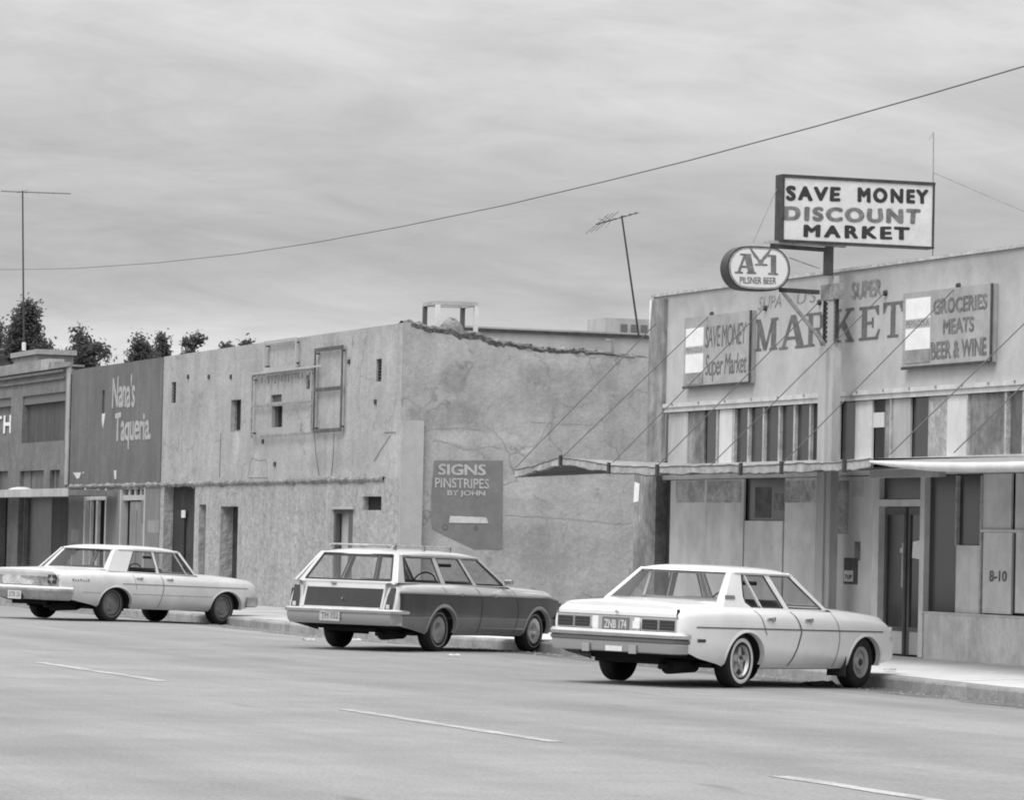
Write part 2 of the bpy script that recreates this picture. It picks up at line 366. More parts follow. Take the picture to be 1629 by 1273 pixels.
# painted dashes of the lane line, worn
def strip_on_road(mb, xa, xb, yc, wd, dz=.004, n_=14):
    rows = []
    for k in (-.5, -.17, .17, .5):
        rows.append([(x, yc+k*wd*(1+.5*mnoise.noise((x*2, k, 0))), roadz(x, yc+k*wd)+dz) for x in np.linspace(xa, xb, n_)])
    mb.grid(rows)
for xa, xb in [(-118, -112.5), (-106.5, -101), (-94.5, -89), (-82, -76.5), (-70, -64.5), (-57.8, -52.3), (-45.7, -40.2), (-33.9, -28.9+.3), (-24.4, -18.9), (-12, -7)]:
    b = MB(); strip_on_road(b, xa, xb, -12.72, .15); b.build('lane_dash', lane_paint, road)
b = MB(); strip_on_road(b, -130, 10, -10.95, .05); 
# gutter: a darker strip of packed dirt along the kerb
b = MB(); rows = []
for k in (0, .25, .5, .75):
    rows.append([(x, kerbY(x)-k*(1+.35*mnoise.noise((x*.8, k, 0))), roadz(x, kerbY(x)-k)+.004) for x in np.linspace(-128, -4, 260)])
b.grid(rows); b.build('gutter', mat('gutter_dirt', .15, .95, blotch=.3, bscale=1.5, fine=.2, fscale=12), road, smooth=30)
# tar seams and cracks wandering over the road
random.seed(12)
def seam(x0, x1, y, amp, wd, sd):
    b = MB(); rows = [[], []]
    for x in np.arange(x0, x1, .12):
        yy = y+amp*mnoise.noise((x*.35, sd, 0))+.12*mnoise.noise((x*2.1, sd, 3)); w_ = wd*(.35+.9*abs(mnoise.noise((x*1.7, sd, 8))))
        for r_, s_ in zip(rows, (-.5, .5)): r_.append((x, yy+s_*w_, roadz(x, yy)+.0025))
    b.grid(rows); b.build('tar_seam', crackmat, road)
for a in ((-95, -36, -8.0, .25, .012, 1), (-88, -60, -10.4, .5, .012, 3)): seam(*a)
# kerb stones and sidewalk slabs, one by one
KH = .165
sw = MB(); 
rows = [[(x, kerbY(x)+.17, -.05) for x in (-130, -40, 0)], [(x, 14, -.05) for x in (-130, -40, 0)]]
sw.grid(rows); side = tag(sw.build('sidewalk', mat('sidewalk_bed', .1, .95)), kind='structure')
def swz(x, y):
    k = kerbY(x); f = min(max((y-k)/(0-k), 0), 1); return KH + sag(x)*(1-f) + .07*f
x = -128.
while x < -6:
    x2 = x+1.5; g = .006; dz = R(-.004, .004)
    b = MB(); y0, y1 = kerbY(x), kerbY(x2)
    pr = [(0, -.05), (0, KH-.04), (.012, KH-.012), (.045, KH), (.165, KH), (.165, -.05)]
    A = [(x+g, y0+p, z+dz+sag(x)) for p, z in pr]; B = [(x2-g, y1+p, z+dz+sag(x2)) for p, z in pr]; nn = len(pr)
    b.add(A+B, [tuple(range(nn)), tuple(range(2*nn-1, nn-1, -1))]+[(i, nn+i, nn+(i+1) % nn, (i+1) % nn) for i in range(nn)])
    b.build('kerb_stone', kerbmat, side); x = x2
x = -128.
while x < -6:
    x2 = x+1.5
    for j in range(2):
        g = .009; dz = R(-.005, .005)
        def yy(xx, f): return kerbY(xx)+.17+f*(-.0-kerbY(xx)-.17-.002)
        c = [(x+g, yy(x, j/2)+g), (x2-g, yy(x2, j/2)+g), (x2-g, yy(x2, (j+1)/2)-g), (x+g, yy(x, (j+1)/2)-g)]
        b = MB(); b.prism([(p[0], p[1], swz(p[0], p[1])+dz-.10) for p in c], (0, 0, .10)); b.build('paving_slab', concrete if x > -61 else concrete_old, side)
    x = x2
GZ = KH+.07   # sidewalk level at the facades

# ------------------------------------------------------------------ corner positions on the facade plane
XM = onY(1037, 600)[0]      # left end of the market front
XS = onY(640, 600)[0]       # right corner of the two-storey block
XT = onY(258, 680)[0]       # its left end, where the dark painted front starts
XB = onY(113, 680)[0]       # left end of the dark painted front
ZM = 5.515; ZS = 5.68
b = MB(); b.grid([[(x, y, GZ-.02-.02*mnoise.noise((x*.4, y*.4, 0))) for x in np.linspace(-140, 0, 40)] for y in np.linspace(-.002, 60, 20)])
tag(b.build('lot', mat('lot_dirt', .24, .95, blotch=.2, bscale=.5, fine=.2)), kind='structure')
metal_rod = mat('rod_metal', .11, .7)
# ================================================================== MARKET
XR = -38.0; DM = 16.0
mk = thing('market_building', (-48, 0, GZ), 'pale stucco market building with painted MARKET front on the right', 'building')
zl = 3.80                                   # ledge under the painted wall
zct = rect(1300, 1310, 700, 732)[2]          # bottom of the clerestory band
z_h = rect(1430, 1440, 757, 800)[3]          # head of the shop windows
OPS = []
b = MB()
facade(b, XM, XR, zl, ZM, [])
b.box(XM, XR, .004, .25, zl+.01, ZM-.004)
b.build('wall', stucco_m, mk)
b = MB(); b.box(XM, XR, .25, DM, GZ-.1, ZM-.75); b.box(XM, XM+.25, .25, DM, ZM-.75, ZM-.25); b.build('rear_block', stucco_side, mk)
b = MB(); b.box(XM-.03, XR, -.03, .28, ZM, ZM+.04); b.build('coping', metal_pale, mk)
b = MB(); x = XM+.6
b.box(XM+.5, XR, -.055, -.002, zl-.03, zl+.03); b.box(XM+.5, XR, -.03, -.001, zl-.10, zl-.032); b.build('ledge', offwhite, mk)
for px in np.arange(1075, 1650, 42):
    p = onY(px, 640-.06*(px-1062)); b = MB(); b.box(p[0]-.015, p[0]+.015, -.07, -.056, zl+.0, zl+.03); b.build('bracket', metal_grey, mk)
# corner strip at the left end
x0, x1, z0, z1 = rect(1037, 1060, 475, 735)
b = MB(); b.box(x0-.01, x1, -.06, -.001, 2.9, ZM-.05); b.build('corner_strip', mat('strip_weathered', .27, .9, blotch=.3, bscale=1.5, streak=.35), mk)
b = MB(); b.prism([(x0+.02, -.062, ZM-.05), (x0+.1, -.062, ZM-.05), (x0+.02, -.062, ZM-.62)], (0, -.01, 0)); b.build('flashing', white_paint, mk)
x0, x1, z0, z1 = rect(1017, 1052, 765, 900)
PX0, PX1 = x0, x1
b = MB(); b.box(x0, x1, -.10, .3, GZ-.05, 2.95); b.build('corner_pillar', mat('pillar_mottled', .25, .92, blotch=.35, bscale=1.8, streak=.3, spots=.3, bump=.01, bumpscale=9), mk)
a = rect(1018, 1027, 770, 800); b = MB(); b.prism([(a[0], -.103, a[2]), (a[1]-.03, -.103, a[2]+.02), (a[1], -.103, a[3]), (a[0]+.03, -.103, a[3]+.03)], (0, -.002, 0)); b.build('torn_paper', white_paint, mk)
# dark backing of the openings
b = MB(); b.box(PX1, XR, .12, .25, GZ-.05, zl); b.build('inner_wall', mat('inner_dark', .05, .7), mk)
# clerestory: one panel or pane after the other
zt = zl-.105
def pan(pl, pr, m, name, yf=-.0, zb=None, ztt=None, th=.03, lab=None, py=None):
    py = py or 690
    xa = onY(pl, py)[0]; xb = onY(pr, py)[0]
    b = MB(); b.box(xa+.006, xb-.006, yf, yf+th, zct if zb is None else zb, zt if ztt is None else ztt)
    return b.build(name, m, mk, label=lab)
pan(1061, 1092, panel_d, 'clerestory_panel', .02); pan(1092, 1117, panel_c, 'clerestory_panel', .04)
pan(1119, 1141, glass_dark, 'clerestory_pane', .06); pan(1143, 1164, panel_b, 'clerestory_panel', .01, lab='white board in the clerestory left of the dark panes')
cuts = [1166, 1189, 1213, 1238, 1262, 1287, 1299]
for i in range(6):
    pan(cuts[i]+1, cuts[i+1]-1, glass_dark, 'clerestory_pane', .06)
    xx = onY(cuts[i], 690)[0]; b = MB(); b.box(xx-.025, xx+.025, .01, .06, zct, zt); b.build('mullion', metal_pale, mk)
pan(1299, 1333, panel_a, 'clerestory_panel', .02)
pan(1334, 1357, glass_dark, 'clerestory_pane', .06); pan(1358, 1385, panel_a, 'clerestory_panel', .02)
zz = [onY(1395, p)[2] for p in (655, 680)]
pan(1385, 1403, glass_dark, 'clerestory_pane', .05, zb=zz[0]); pan(1385, 1403, panel_b, 'clerestory_panel', .03, zb=zz[1], ztt=zz[0]-.01)
pan(1387, 1404, glass_dark, 'clerestory_pane', .05, ztt=zz[1]-.01); pan(1404, 1418, panel_c, 'clerestory_panel', .03)
pan(1418, 1446, panel_d, 'clerestory_panel', .02); pan(1446, 1474, glass_dark, 'clerestory_pane', .06)
pan(1474, 1505, mat('panel_textured', .36, .9, blotch=.25, bscale=5, fine=.15, fscale=30), 'clerestory_panel', .02)
pan(1505, 1538, panel_b, 'clerestory_panel', .01); pan(1540, 1600, panel_c, 'clerestory_panel', .03); pan(1602, 1627, glass_mid, 'clerestory_pane', .05)
pan(1629, 1660, panel_a, 'clerestory_panel', .02); pan(1661, 1700, glass_dark, 'clerestory_pane', .05); pan(1701, 1745, panel_d, 'clerestory_panel', .03)
xx = onY(1627, 690)[0]
for pp in (1141, 1331, 1417, 1539, 1600, 1628):
    xx = onY(pp, 690)[0]; b = MB(); b.box(xx-.02, xx+.02, -.01, .06, zct, zt); b.build('mullion', metal_pale, mk)
b = MB(); b.box(XM+.5, XR, -.04, .12, zct-.06, zct-.002); b.build('sill', offwhite, mk)
b = MB(); b.box(PX1, XR, .0, .12, z_h+.01, zct-.062); b.build('spandrel', panel_a, mk)
# shop front under the canopy
zb0 = GZ
def sf(pl, pr, pt, pb, m, name='front_panel', yf=.0, th=.03, lab=None):
    x0, x1, z0, z1 = rect(pl, pr, pt, pb)
    b = MB(); b.box(x0+.005, x1-.005, yf, yf+th, max(z0, zb0-.02), min(z1, z_h)); return b.build(name, m, mk, label=lab)
sf(1052, 1063, 750, 1075, metal_dark, 'dark_gap', .06)
sf(1064, 1122, 750, 1072, panel_a); sf(1122, 1181, 750, 1068, panel_a)
sf(1183, 1243, 750, 828, glass_dark, 'window_pane', .05); sf(1182, 1243, 829, 1062, panel_a)
sf(1196, 1222, 775, 824, mat('paper_grey', .11, .8, blotch=.3, bscale=6), 'paper_sheet', .046, .003)
sf(1226, 1243, 785, 812, mat('paper_mid', .22, .8, blotch=.4, bscale=6), 'paper_sheet', .046, .003)
sf(1243, 1246, 828, 1060, metal_dark, 'dark_gap', .02); sf(1246, 1300, 750, 1060, panel_a)
# ghost band where a fascia of posters was peeled off
for pl, pr, v in ((1075, 1121, .42), (1124, 1180, .40), (1248, 1298, .41)):
    sf(pl, pr, 765, 800, mat('poster_residue', .42, .9, blotch=.35, bscale=3.5, fine=.2), 'poster_residue', -.003, .002)
sf(1301, 1316, 750, 1058, panel_d, 'pilaster', -.05, .12); sf(1316, 1332, 750, 1057, mat('recess_grey', .18, .9, blotch=.2, streak=.2), 'recess', .04)
sf(1333, 1391, 750, 1054, panel_b if 0 else mat('wall_pale', .62, .85, blotch=.08, streak=.1), 'front_wall', -.02, .10)
sf(1333, 1352, 765, 850, mat('peeling', .36, .9, blotch=.35, bscale=4), 'poster_residue', -.024, .003)
sf(1358, 1376, 765, 790, mat('peeling2', .50, .9, blotch=.15, bscale=4), 'poster_residue', -.024, .003)
# posters on that wall
x0, x1, z0, z1 = rect(1345, 1367, 888, 930); 
b = MB(); b.box(x0, x1, -.028, -.022, z0, z1); po = b.build('poster', mat('poster_dark', .08, .7, blotch=.4, bscale=14), mk)
zm = z0+(z1-z0)*.52
b = MB(); b.box(x0+.02, x1-.14, -.030, -.0285, z0+.10*(z1-z0), zm); b.build('poster_patch', white_paint, po)
lettering('7UP', quadY(x0+.05, x1-.17, z0+.2*(z1-z0), zm-.06, -.0318), ink, po, .02)
x0, x1, z0, z1 = rect(1362, 1371, 862, 892); b = MB(); b.box(x0, x1, -.027, -.022, z0, z1); b.build('notice', panel_c, mk)
# door set
x0, x1, z0, z1 = rect(1393, 1470, 757, 1046)
b = MB(); b.box(x0-.03, x0+.16, -.04, .10, zb0, z_h); b.box(x1-.07, x1+.07, -.04, .10, zb0, z_h)
zt0 = onY(1430, 795)[2]; zt1 = onY(1430, 806)[2]
b.box(x0+.16, x1-.07, -.04, .10, zt1, zt0); df = b.build('door_frame', panel_a, mk)
b = MB(); b.box(x0+.17, x1-.08, .03, .05, zt0+.01, z_h-.02); b.build('transom_pane', glass_dark, mk)
dx0, dx1 = x0+.165, x1-.075; dm = (dx0+dx1)/2+.06
zk0 = onY(1410, 1000)[2]
for i, (a, c) in enumerate(((dx0, dm-.03), (dm+.03, dx1))):
    b = MB(); y = .05
    b.box(a, a+.07, y, y+.045, zb0+.01, zt1-.01); b.box(c-.07, c, y, y+.045, zb0+.01, zt1-.01)
    b.box(a+.07, c-.07, y, y+.045, zt1-.11, zt1-.01); b.box(a+.07, c-.07, y, y+.045, zk0-.03, zk0+.03)
    d = b.build('door', mat('door_frame_dark', .10, .6, blotch=.2), mk)
    b = MB(); b.box(a+.07, c-.07, y+.02, y+.026, zk0+.03, zt1-.11); b.build('glass', glass_dark, d)
    b = MB(); b.box(a+.07, c-.07, y+.012, y+.03, zb0+.02, zk0-.03); b.build('kick_plate', panel_b if i == 0 else panel_d, d)
    if i == 0:
        b = MB(); b.box(c-.055, c-.02, y-.03, y-.002, 1.15, 1.75); b.build('push_bar', metal_pale, d)
        b = MB(); b.box(c-.20, c-.04, y+.012, y+.018, zt1-.62, zt1-.56); b.build('sticker', panel_b, d)
    else:
        q0 = rect(1444, 1458, 860, 890); b = MB(); b.prism([(a+.12, y+.012, q0[2]+.02), (a+.36, y+.012, q0[2]), (a+.40, y+.012, q0[3]-.04), (a+.33, y+.012, q0[3]), (a+.14, y+.012, q0[3]-.02)], (0, .003, 0)); b.build('sticker', white_paint, d)
b = MB(); b.box(dm-.03, dm+.03, .03, .11, zb0+.01, zt1-.01); b.build('centre_post', metal_dark, mk)
# windows right of the door
sf(1474, 1521, 750, 978, glass_dark, 'window_pane', .04); sf(1523, 1558, 750, 867, glass_dark, 'window_pane', .04)
sf(1519, 1560, 868, 976, panel_a, 'front_panel', .01)
sf(1562, 1608, 750, 846, panel_a, 'front_panel', .01); sf(1562, 1608, 848, 977, panel_a, 'front_panel', .01)
sf(1608, 1613, 790, 977, metal_dark, 'dark_gap', .04); sf(1614, 1665, 750, 846, panel_a, 'front_panel', .01); sf(1614, 1665, 848, 977, panel_a, 'front_panel', .01)
sf(1665, 1745, 750, 977, glass_dark, 'window_pane', .04)
sf(1521, 1523, 757, 868, metal_pale, 'mullion', -.01, .05); sf(1559, 1562, 757, 977, metal_pale, 'mullion', -.01, .05)
x0, x1, z0, z1 = rect(1562, 1680, 843, 848); b = MB(); b.box(x0, x1, -.02, .01, z0, z1); b.build('mid_rail', panel_b, mk)
x0, x1, z0, z1 = rect(1472, 1560, 975, 1058); xe = XR
ztop = z1
b = MB(); b.box(rect(1470, 1480, 980, 1000)[0]+.1, xe, -.05, .12, GZ-.05, ztop-.03); b.build('bulkhead', mat('bulkhead', .62, .92, blotch=.15, bscale=1.5, fine=.08, streak=.12, spots=.15, bump=.006), mk)
b = MB(); b.box(rect(1470, 1480, 980, 1000)[0]+.1, xe, -.07, .0, ztop-.028, ztop); b.build('window_sill', offwhite, mk)
x0, x1, z0, z1 = rect(1573, 1601, 908, 926); lettering('8-10', quadY(x0, x1, z0, z1, .006), ink_grey, mk, .03)
# faded painted writing on the upper wall
SERIF = {
 'M': [[(.06,0),(.34,0),(.34,.08),(.06,.08)], [(.66,0),(.98,0),(.98,.08),(.66,.08)], [(.14,.08),(.26,.08),(.24,.92),(.16,.92)], [(.72,.08),(.92,.08),(.92,.92),(.72,.92)],
       [(.02,.92),(.30,.92),(.30,1),(.02,1)], [(.70,.92),(1,.92),(1,1),(.70,1)], [(.12,.92),(.32,.92),(.56,.12),(.46,.02),(.42,.02)], [(.46,.02),(.54,.02),(.80,.92),(.72,.92)]],
 'A': [[(0,0),(.32,0),(.32,.08),(0,.08)], [(.58,0),(1,0),(1,.08),(.58,.08)], [(.10,.08),(.22,.08),(.50,.90),(.42,1)], [(.64,.08),(.90,.08),(.60,1),(.42,1)], [(.26,.28),(.70,.28),(.68,.37),(.28,.37)]],
 'R': [[(0,0),(.42,0),(.42,.08),(0,.08)], [(.10,.08),(.32,.08),(.32,.92),(.10,.92)], [(0,.92),(.6,.92),(.78,1),(0,1)], [(.32,.45),(.62,.45),(.62,.55),(.32,.55)], [(.60,.45),(.85,.60),(.85,.88),(.6,1),(.62,.9),(.66,.82),(.66,.62)],
       [(.42,.45),(.64,.45),(.94,.06),(.94,0),(.72,0)]],
 'K': [[(0,0),(.42,0),(.42,.08),(0,.08)], [(.10,.08),(.32,.08),(.32,.92),(.10,.92)], [(0,.92),(.42,.92),(.42,1),(0,1)], [(.32,.36),(.32,.50),(.70,.92),(.86,.92)], [(.40,.50),(.60,.62),(.94,.08),(.72,.08)], [(.60,.92),(1,.92),(1,1),(.60,1)], [(.62,0),(1,0),(1,.08),(.62,.08)]],
 'E': [[(0,0),(.86,0),(.96,.30),(.88,.30),(.74,.09),(0,.09)], [(.12,.09),(.36,.09),(.36,.91),(.12,.91)], [(0,.91),(.72,.91),(.82,.72),(.90,.72),(.90,1),(0,1)], [(.36,.46),(.58,.46),(.58,.55),(.36,.55)], [(.58,.36),(.66,.36),(.66,.66),(.58,.66)]],
 'T': [[(.22,0),(.78,0),(.78,.08),(.22,.08)], [(.38,.08),(.62,.08),(.62,.91),(.38,.91)], [(0,.91),(1,.91),(1,1),(0,1)], [(0,.70),(.08,.70),(.20,.91),(0,.91)], [(1,.70),(.92,.70),(.80,.91),(1,.91)]],
}
for ch, pl, pr, pt, pb in (('M', 1199, 1238, 507, 558), ('A', 1240, 1284, 501, 555), ('R', 1283, 1316, 497, 551), ('K', 1324, 1359, 491, 545), ('E', 1367, 1402, 487, 541), ('T', 1405, 1437, 480, 537)):
    x0, x1, z0, z1 = rect(pl, pr, pt, pb); b = MB()
    for i, pg in enumerate(SERIF[ch]): b.poly([(x0+u*(x1-x0), -.003-.0006*i, z0+v*(z1-z0)) for u, v in pg])
    b.build('painted_letter', ink_wall, mk)
def wtext(txt, pl, pr, pt, pb, m, parent, y, bold=.0, shear=0, spacing=1.):
    x0, x1, z0, z1 = rect(pl, pr, pt, pb, y); return lettering(txt, quadY(x0, x1, z0, z1, y), m, parent, bold, shear, spacing=spacing)
for dx, dz_, st in ((0, 0, 'SUPER'), (2, 1.5, 'SUPER')):
    wtext(st, 1354+dx, 1400+dx, 446+dz_, 472+dz_, mat('ghost_ink', .23, .9, blotch=.35, bscale=9), mk, -.004-.001*dx, .0, .1)
wtext('SUPA', 1206, 1243, 470, 491, MATS['ghost_ink'], mk, -.004, .0, .2); wtext("U'S", 1267, 1299, 464, 482, MATS['ghost_ink'], mk, -.004, .0, .2)

# sign boards fixed on the painted wall
def wallboard(pl, pr, pt, pb, lab):
    x0, x1, z0, z1 = rect(pl, pr, pt, pb, -.08)
    t = thing('wall_sign', (x0, -.04, z0), lab, 'sign')
    b = MB(); b.box(x0, x1, -.08, -.005, z0, z1); b.build('board', mat('signboard', .34, .85, blotch=.12, bscale=1.5, fine=.08, spots=.15), t)
    b = MB()
    b.box(x1-.03, x1+.02, -.095, -.081, z0, z1); b.box(x0, x1-.03, -.095, -.081, z0-.02, z0+.02); b.build('frame_edge', metal_dark, t); 
    return t
t = wallboard(1088, 1194, 500, 613, 'wall signboard with SAVE MONEY Super Market lettering at the market corner')
def colapanel(pl, pr, pt, pb, pm0, pm1, t, pbar):
    x0, x1, z0, z1 = rect(pl, pr, pt, pb, -.082); b = MB(); b.box(x0, x1, -.086, -.0815, z0, z1); p = b.build('cola_panel', white_paint, t)
    zz0, zz1 = onY((pl+pr)/2, pm1, -.082)[2], onY((pl+pr)/2, pm0, -.082)[2]
    b = MB(); b.poly(quadY(x0, x1, zz0, zz1, -.0875)); b.build('band', mat('cola_band', .40, .8, blotch=.1), p)
    lettering('PEPSI-COLA', quadY(x0+.03, x1-.03, zz0+.02, zz1-.02, -.0885), ink_grey, p, .01)
    zz2 = onY((pl+pr)/2, pbar, -.082)[2]
    b = MB(); b.poly(quadY(x0, x1, zz2, z0-.002, -.0875)); b.build('lower_band', mat('cola_low', .26, .8, blotch=.2, bscale=6), p)
    return x0, x1, zz2, z0, p
colapanel(1091, 1119, 522, 593, 551, 563, t, 611)
wtext('SAVE MONEY', 1122, 1187, 516, 550, ink_wall, t, -.084, .0, .12, .9)
wtext('Super Market', 1122, 1187, 562, 606, ink_wall, t, -.084, .0, .12, .9)
t = wallboard(1436, 1578, 459, 581, 'wall signboard reading GROCERIES MEATS BEER & WINE, right of MARKET')
x0, x1, za, zb_, p = colapanel(1441, 1480, 474, 556, 507, 522, t, 577)
wtext('GROCERIES', 1485, 1570, 471, 496, ink_grey, t, -.084, .03, 0, 1.0)
wtext('MEATS', 1500, 1549, 505, 530, ink_grey, t, -.084, .03)
wtext('BEER & WINE', 1481, 1569, 540, 569, ink_grey, t, -.084, .03)

# ------------------------------------------------------------------ canopy on tie rods
cn = thing('sidewalk_canopy', (-50, -1.2, 2.8), 'battered sheet canopy with bent left corner hung on rods over market sidewalk', 'canopy')
YC = -2.4
pts = [(820, 754), (850, 747), (880, 738), (893, 734), (915, 737), (950, 743), (975, 747), (1010, 749), (1040, 750), (1075, 748), (1120, 748), (1160, 747), (1200, 748), (1250, 745), (1300, 744), (1345, 742), (1385, 737)]
front = [onY(px, py, YC) for px, py in pts]
front0 = front; _xs = np.linspace(front[0][0], front[-1][0], 110); front = [np.array([x, YC+.012*mnoise.noise((x*3, 4, 0)), float(np.interp(x, [p[0] for p in front0], [p[2] for p in front0]))]) for x in _xs]
XC0 = front[0][0]; zback = 2.83
fh = .11
# fascia, underside and top sheet between successive stations
b = MB(); top = [p+np.array([0, 0, fh*.5+.018*mnoise.noise((p[0]*2.2, 1, 0))+.010*mnoise.noise((p[0]*7, 1, 0))]) for p in front]; bot = [p-np.array([0, 0, fh*.5+.03*mnoise.noise((p[0]*1.7, 6, 0))+.016*mnoise.noise((p[0]*6, 9, 0))]) for p in front]
b.grid([[p for p in top], [p for p in bot]]); b.grid([[p+np.array([0, .03, 0]) for p in top], [p+np.array([0, .03, 0]) for p in bot]])
b.grid([[p for p in bot], [p+np.array([0, .03, 0]) for p in bot]])
b.build('fascia', mat('fascia_rusty', .38, .85, blotch=.25, bscale=2.5, streak=.15, spots=.55), cn, smooth=30)
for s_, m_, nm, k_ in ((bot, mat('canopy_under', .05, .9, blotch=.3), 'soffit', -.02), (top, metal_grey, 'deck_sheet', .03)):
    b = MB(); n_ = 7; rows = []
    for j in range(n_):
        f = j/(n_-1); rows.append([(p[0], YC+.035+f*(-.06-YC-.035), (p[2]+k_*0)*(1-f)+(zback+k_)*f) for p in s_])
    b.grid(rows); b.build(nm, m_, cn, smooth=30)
b = MB(); b.tube([p+np.array([0, -.006, .004]) for p in bot], .009, 5); b.tube([p+np.array([0, -.006, 0]) for p in top], .006, 5); b.build('rusted_lip', mat('rust_dark', .09, .9, blotch=.5, bscale=6), cn, kind='stuff') if 0 else b.build('rusted_lip', mat('rust_dark', .09, .9, blotch=.5, bscale=6), cn)
b = MB(); b.prism([tup(top[0]), tup(bot[0]), (XC0, -.06, zback-.04), (XC0, -.06, zback+.05)], (-.03, 0, 0)); b.build('end_fascia', MATS['fascia_rusty'], cn)
# joints and dents along the fascia
for px in (893, 970, 1047, 1180, 1245, 1345):
    i = np.interp(px, [q[0] for q in pts], range(len(pts))); j = int(i); f = i-j
    p = front0[j]*(1-f)+front0[min(j+1, len(front0)-1)]*f
    b = MB(); b.box(p[0]-.04, p[0]+.04, YC-.03, YC-.001, p[2]-.075, p[2]+.09); b.build('clamp', metal_dark, cn)
# smooth newer sheet on the right
r0 = onY(1385, 737, YC); X2 = onY(1700, 733, YC)[0]+2.5
xs2 = np.linspace(r0[0]+.02, X2, 14)
b = MB(); zt_ = [r0[2]+.03-.06*math.sin(math.pi*min((x-xs2[0])/4, 1)*.5) for x in xs2]; zb2 = [z-.03-.085*min((x-xs2[0])/2.0, 1)**.7 for z, x in zip(zt_, xs2)]
rows = []
for k in range(7):
    a = math.pi*k/6; rows.append([(x, YC-.02-.07*math.sin(a)*min((x-xs2[0])/1.5+.15, 1), zt*(1+math.cos(a))/2+zb*(1-math.cos(a))/2) for x, zt, zb in zip(xs2, zt_, zb2)])
b.grid(rows)
b.build('roll_edge', mat('sheet_new', .58, .5, metal=0, blotch=.08, streak=.1), cn, smooth=60)
b = MB(); b.grid([[(x, YC-.02, z) for x, z in zip(xs2, zt_)], [(x, -.06, zback+.03) for x in xs2]]); b.build('deck_sheet', metal_grey, cn)
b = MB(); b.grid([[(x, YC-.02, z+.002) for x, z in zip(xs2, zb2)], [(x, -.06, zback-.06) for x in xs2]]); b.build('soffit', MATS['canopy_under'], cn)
a = rect(1390, 1500, 750, 757, -1.6); b = MB(); b.box(a[0], a[1], -1.66, -1.56, a[2]-.02, a[3]+.02); b.build('light_box', panel_d, cn)
# tie rods
rods = [((820, 748), (1046, 512)), ((893, 733), (1131, 500)), ((975, 740), (1216, 490)), ((1047, 744), (1302, 481)), ((1130, 745), (1407, 466)), ((1245, 742), (1523, 455))]
for (a, c) in rods:
    p = onY(a[0], a[1]-4, YC+.02); q = onY(c[0], c[1], -.03)
    b = MB(); b.tube([p, q], .0075, 6); b.build("tie_rod", metal_rod, cn)
    b = MB(); b.lathe([(.0, -.04), (.035, -.04), (.045, -.005), (.045, 0)], (q[0], -.001, q[2]), 10); b.build('anchor', metal_dark, cn)
for px in (1700, 1810):
    q = np.array([onY(px, 450, 0)[0], -.03, 5.0]); b = MB(); b.tube([(q[0]-.0, YC+.02, 2.8), q], .0075, 6); b.build('tie_rod', metal_rod, cn)

# ------------------------------------------------------------------ pylon and its two hanging signs
XP = onY(1307, 560, -.45)[0]
a = rect(1301, 1328, 430, 735, -.45); px0, px1 = a[0]+.05, a[1]-.13
py_ = thing('sign_pylon', ((px0+px1)/2, -.4, GZ), 'tall boxed sign pylon standing against the market front', 'sign post')
ztop = onY(1309, 395, -.4)[2]; zcol = onY(1309, 440, -.4)[2]
zmid = onY(1315, 552, -.4)[2]; xmd = onY(1314, 500, -.45)[0]
b = MB(); b.box(px0, xmd, -.34, -.26, zmid, zcol); b.box(px0, px1-.16, -.46, -.26, zct-.1, zmid-.002); b.box(px0, px1-.16, -.45, -.28, GZ, zct-.102); b.build('column', mat('pylon_pale', .46, .8, blotch=.08, streak=.15), py_)
b = MB(); b.box(px1-.155, px1, -.42, -.30, GZ, zmid-.05); b.build('column_side', panel_d, py_)
xm_ = px0+.16
b = MB(); b.box(xm_-.05, xm_+.05, -.47, -.36, zcol+.002, ztop); b.build('mast_pipe', metal_dark, py_)
za, zb_ = onY(1322, 545, -.3)[2], onY(1322, 478, -.3)[2]
xa, xb = onY(1312, 510, -.3)[0], onY(1333, 510, -.3)[0]
b = MB(); b.box(xa, xa+.03, -.33, -.29, za, zb_); b.build('ladder_rail', metal_dark, py_); b = MB(); b.box(xb-.03, xb, -.33, -.29, za, zb_); ld = b.build('ladder_rail', metal_dark, py_)
for k in range(9):
    z = za+(zb_-za)*(k+.5)/9; b = MB(); b.box(xa+.03, xb-.03, -.32, -.30, z-.035, z+.012); b.build('rung', ink, ld)
b = MB(); b.box(xa-.02, xb+.12, -.36, -.27, zb_+.005, zb_+.22); b.build('cable_bundle', metal_grey, py_)
# brackets towards the street
def onP(px, py): return onX(px, py, xm_)
for (ax, ay, bx, by, th) in ((1226, 391, 1309, 397, .05), (1240, 461, 1303, 465, .05)):
    p, q = onP(ax, ay), onP(bx, by); b = MB(); b.bar(p, q, .05, .06); b.build('bracket_arm', metal_dark, py_)
p, q = onP(1245, 464), onP(1312, 548); b = MB(); b.bar(p, q, .04, .045); b.build('brace', metal_grey, py_)
p, q = onP(1215, 384), onP(1345, 392); b = MB(); b.bar(p, q, .05, .04); b.build('support_rail', metal_pale, py_)
for (a_, c_) in (((1256, 410), (1303, 427)),): b = MB(); b.tube([onP(*a_), onP(*c_)], .008, 5); b.build('stay_wire', metal_grey, py_)
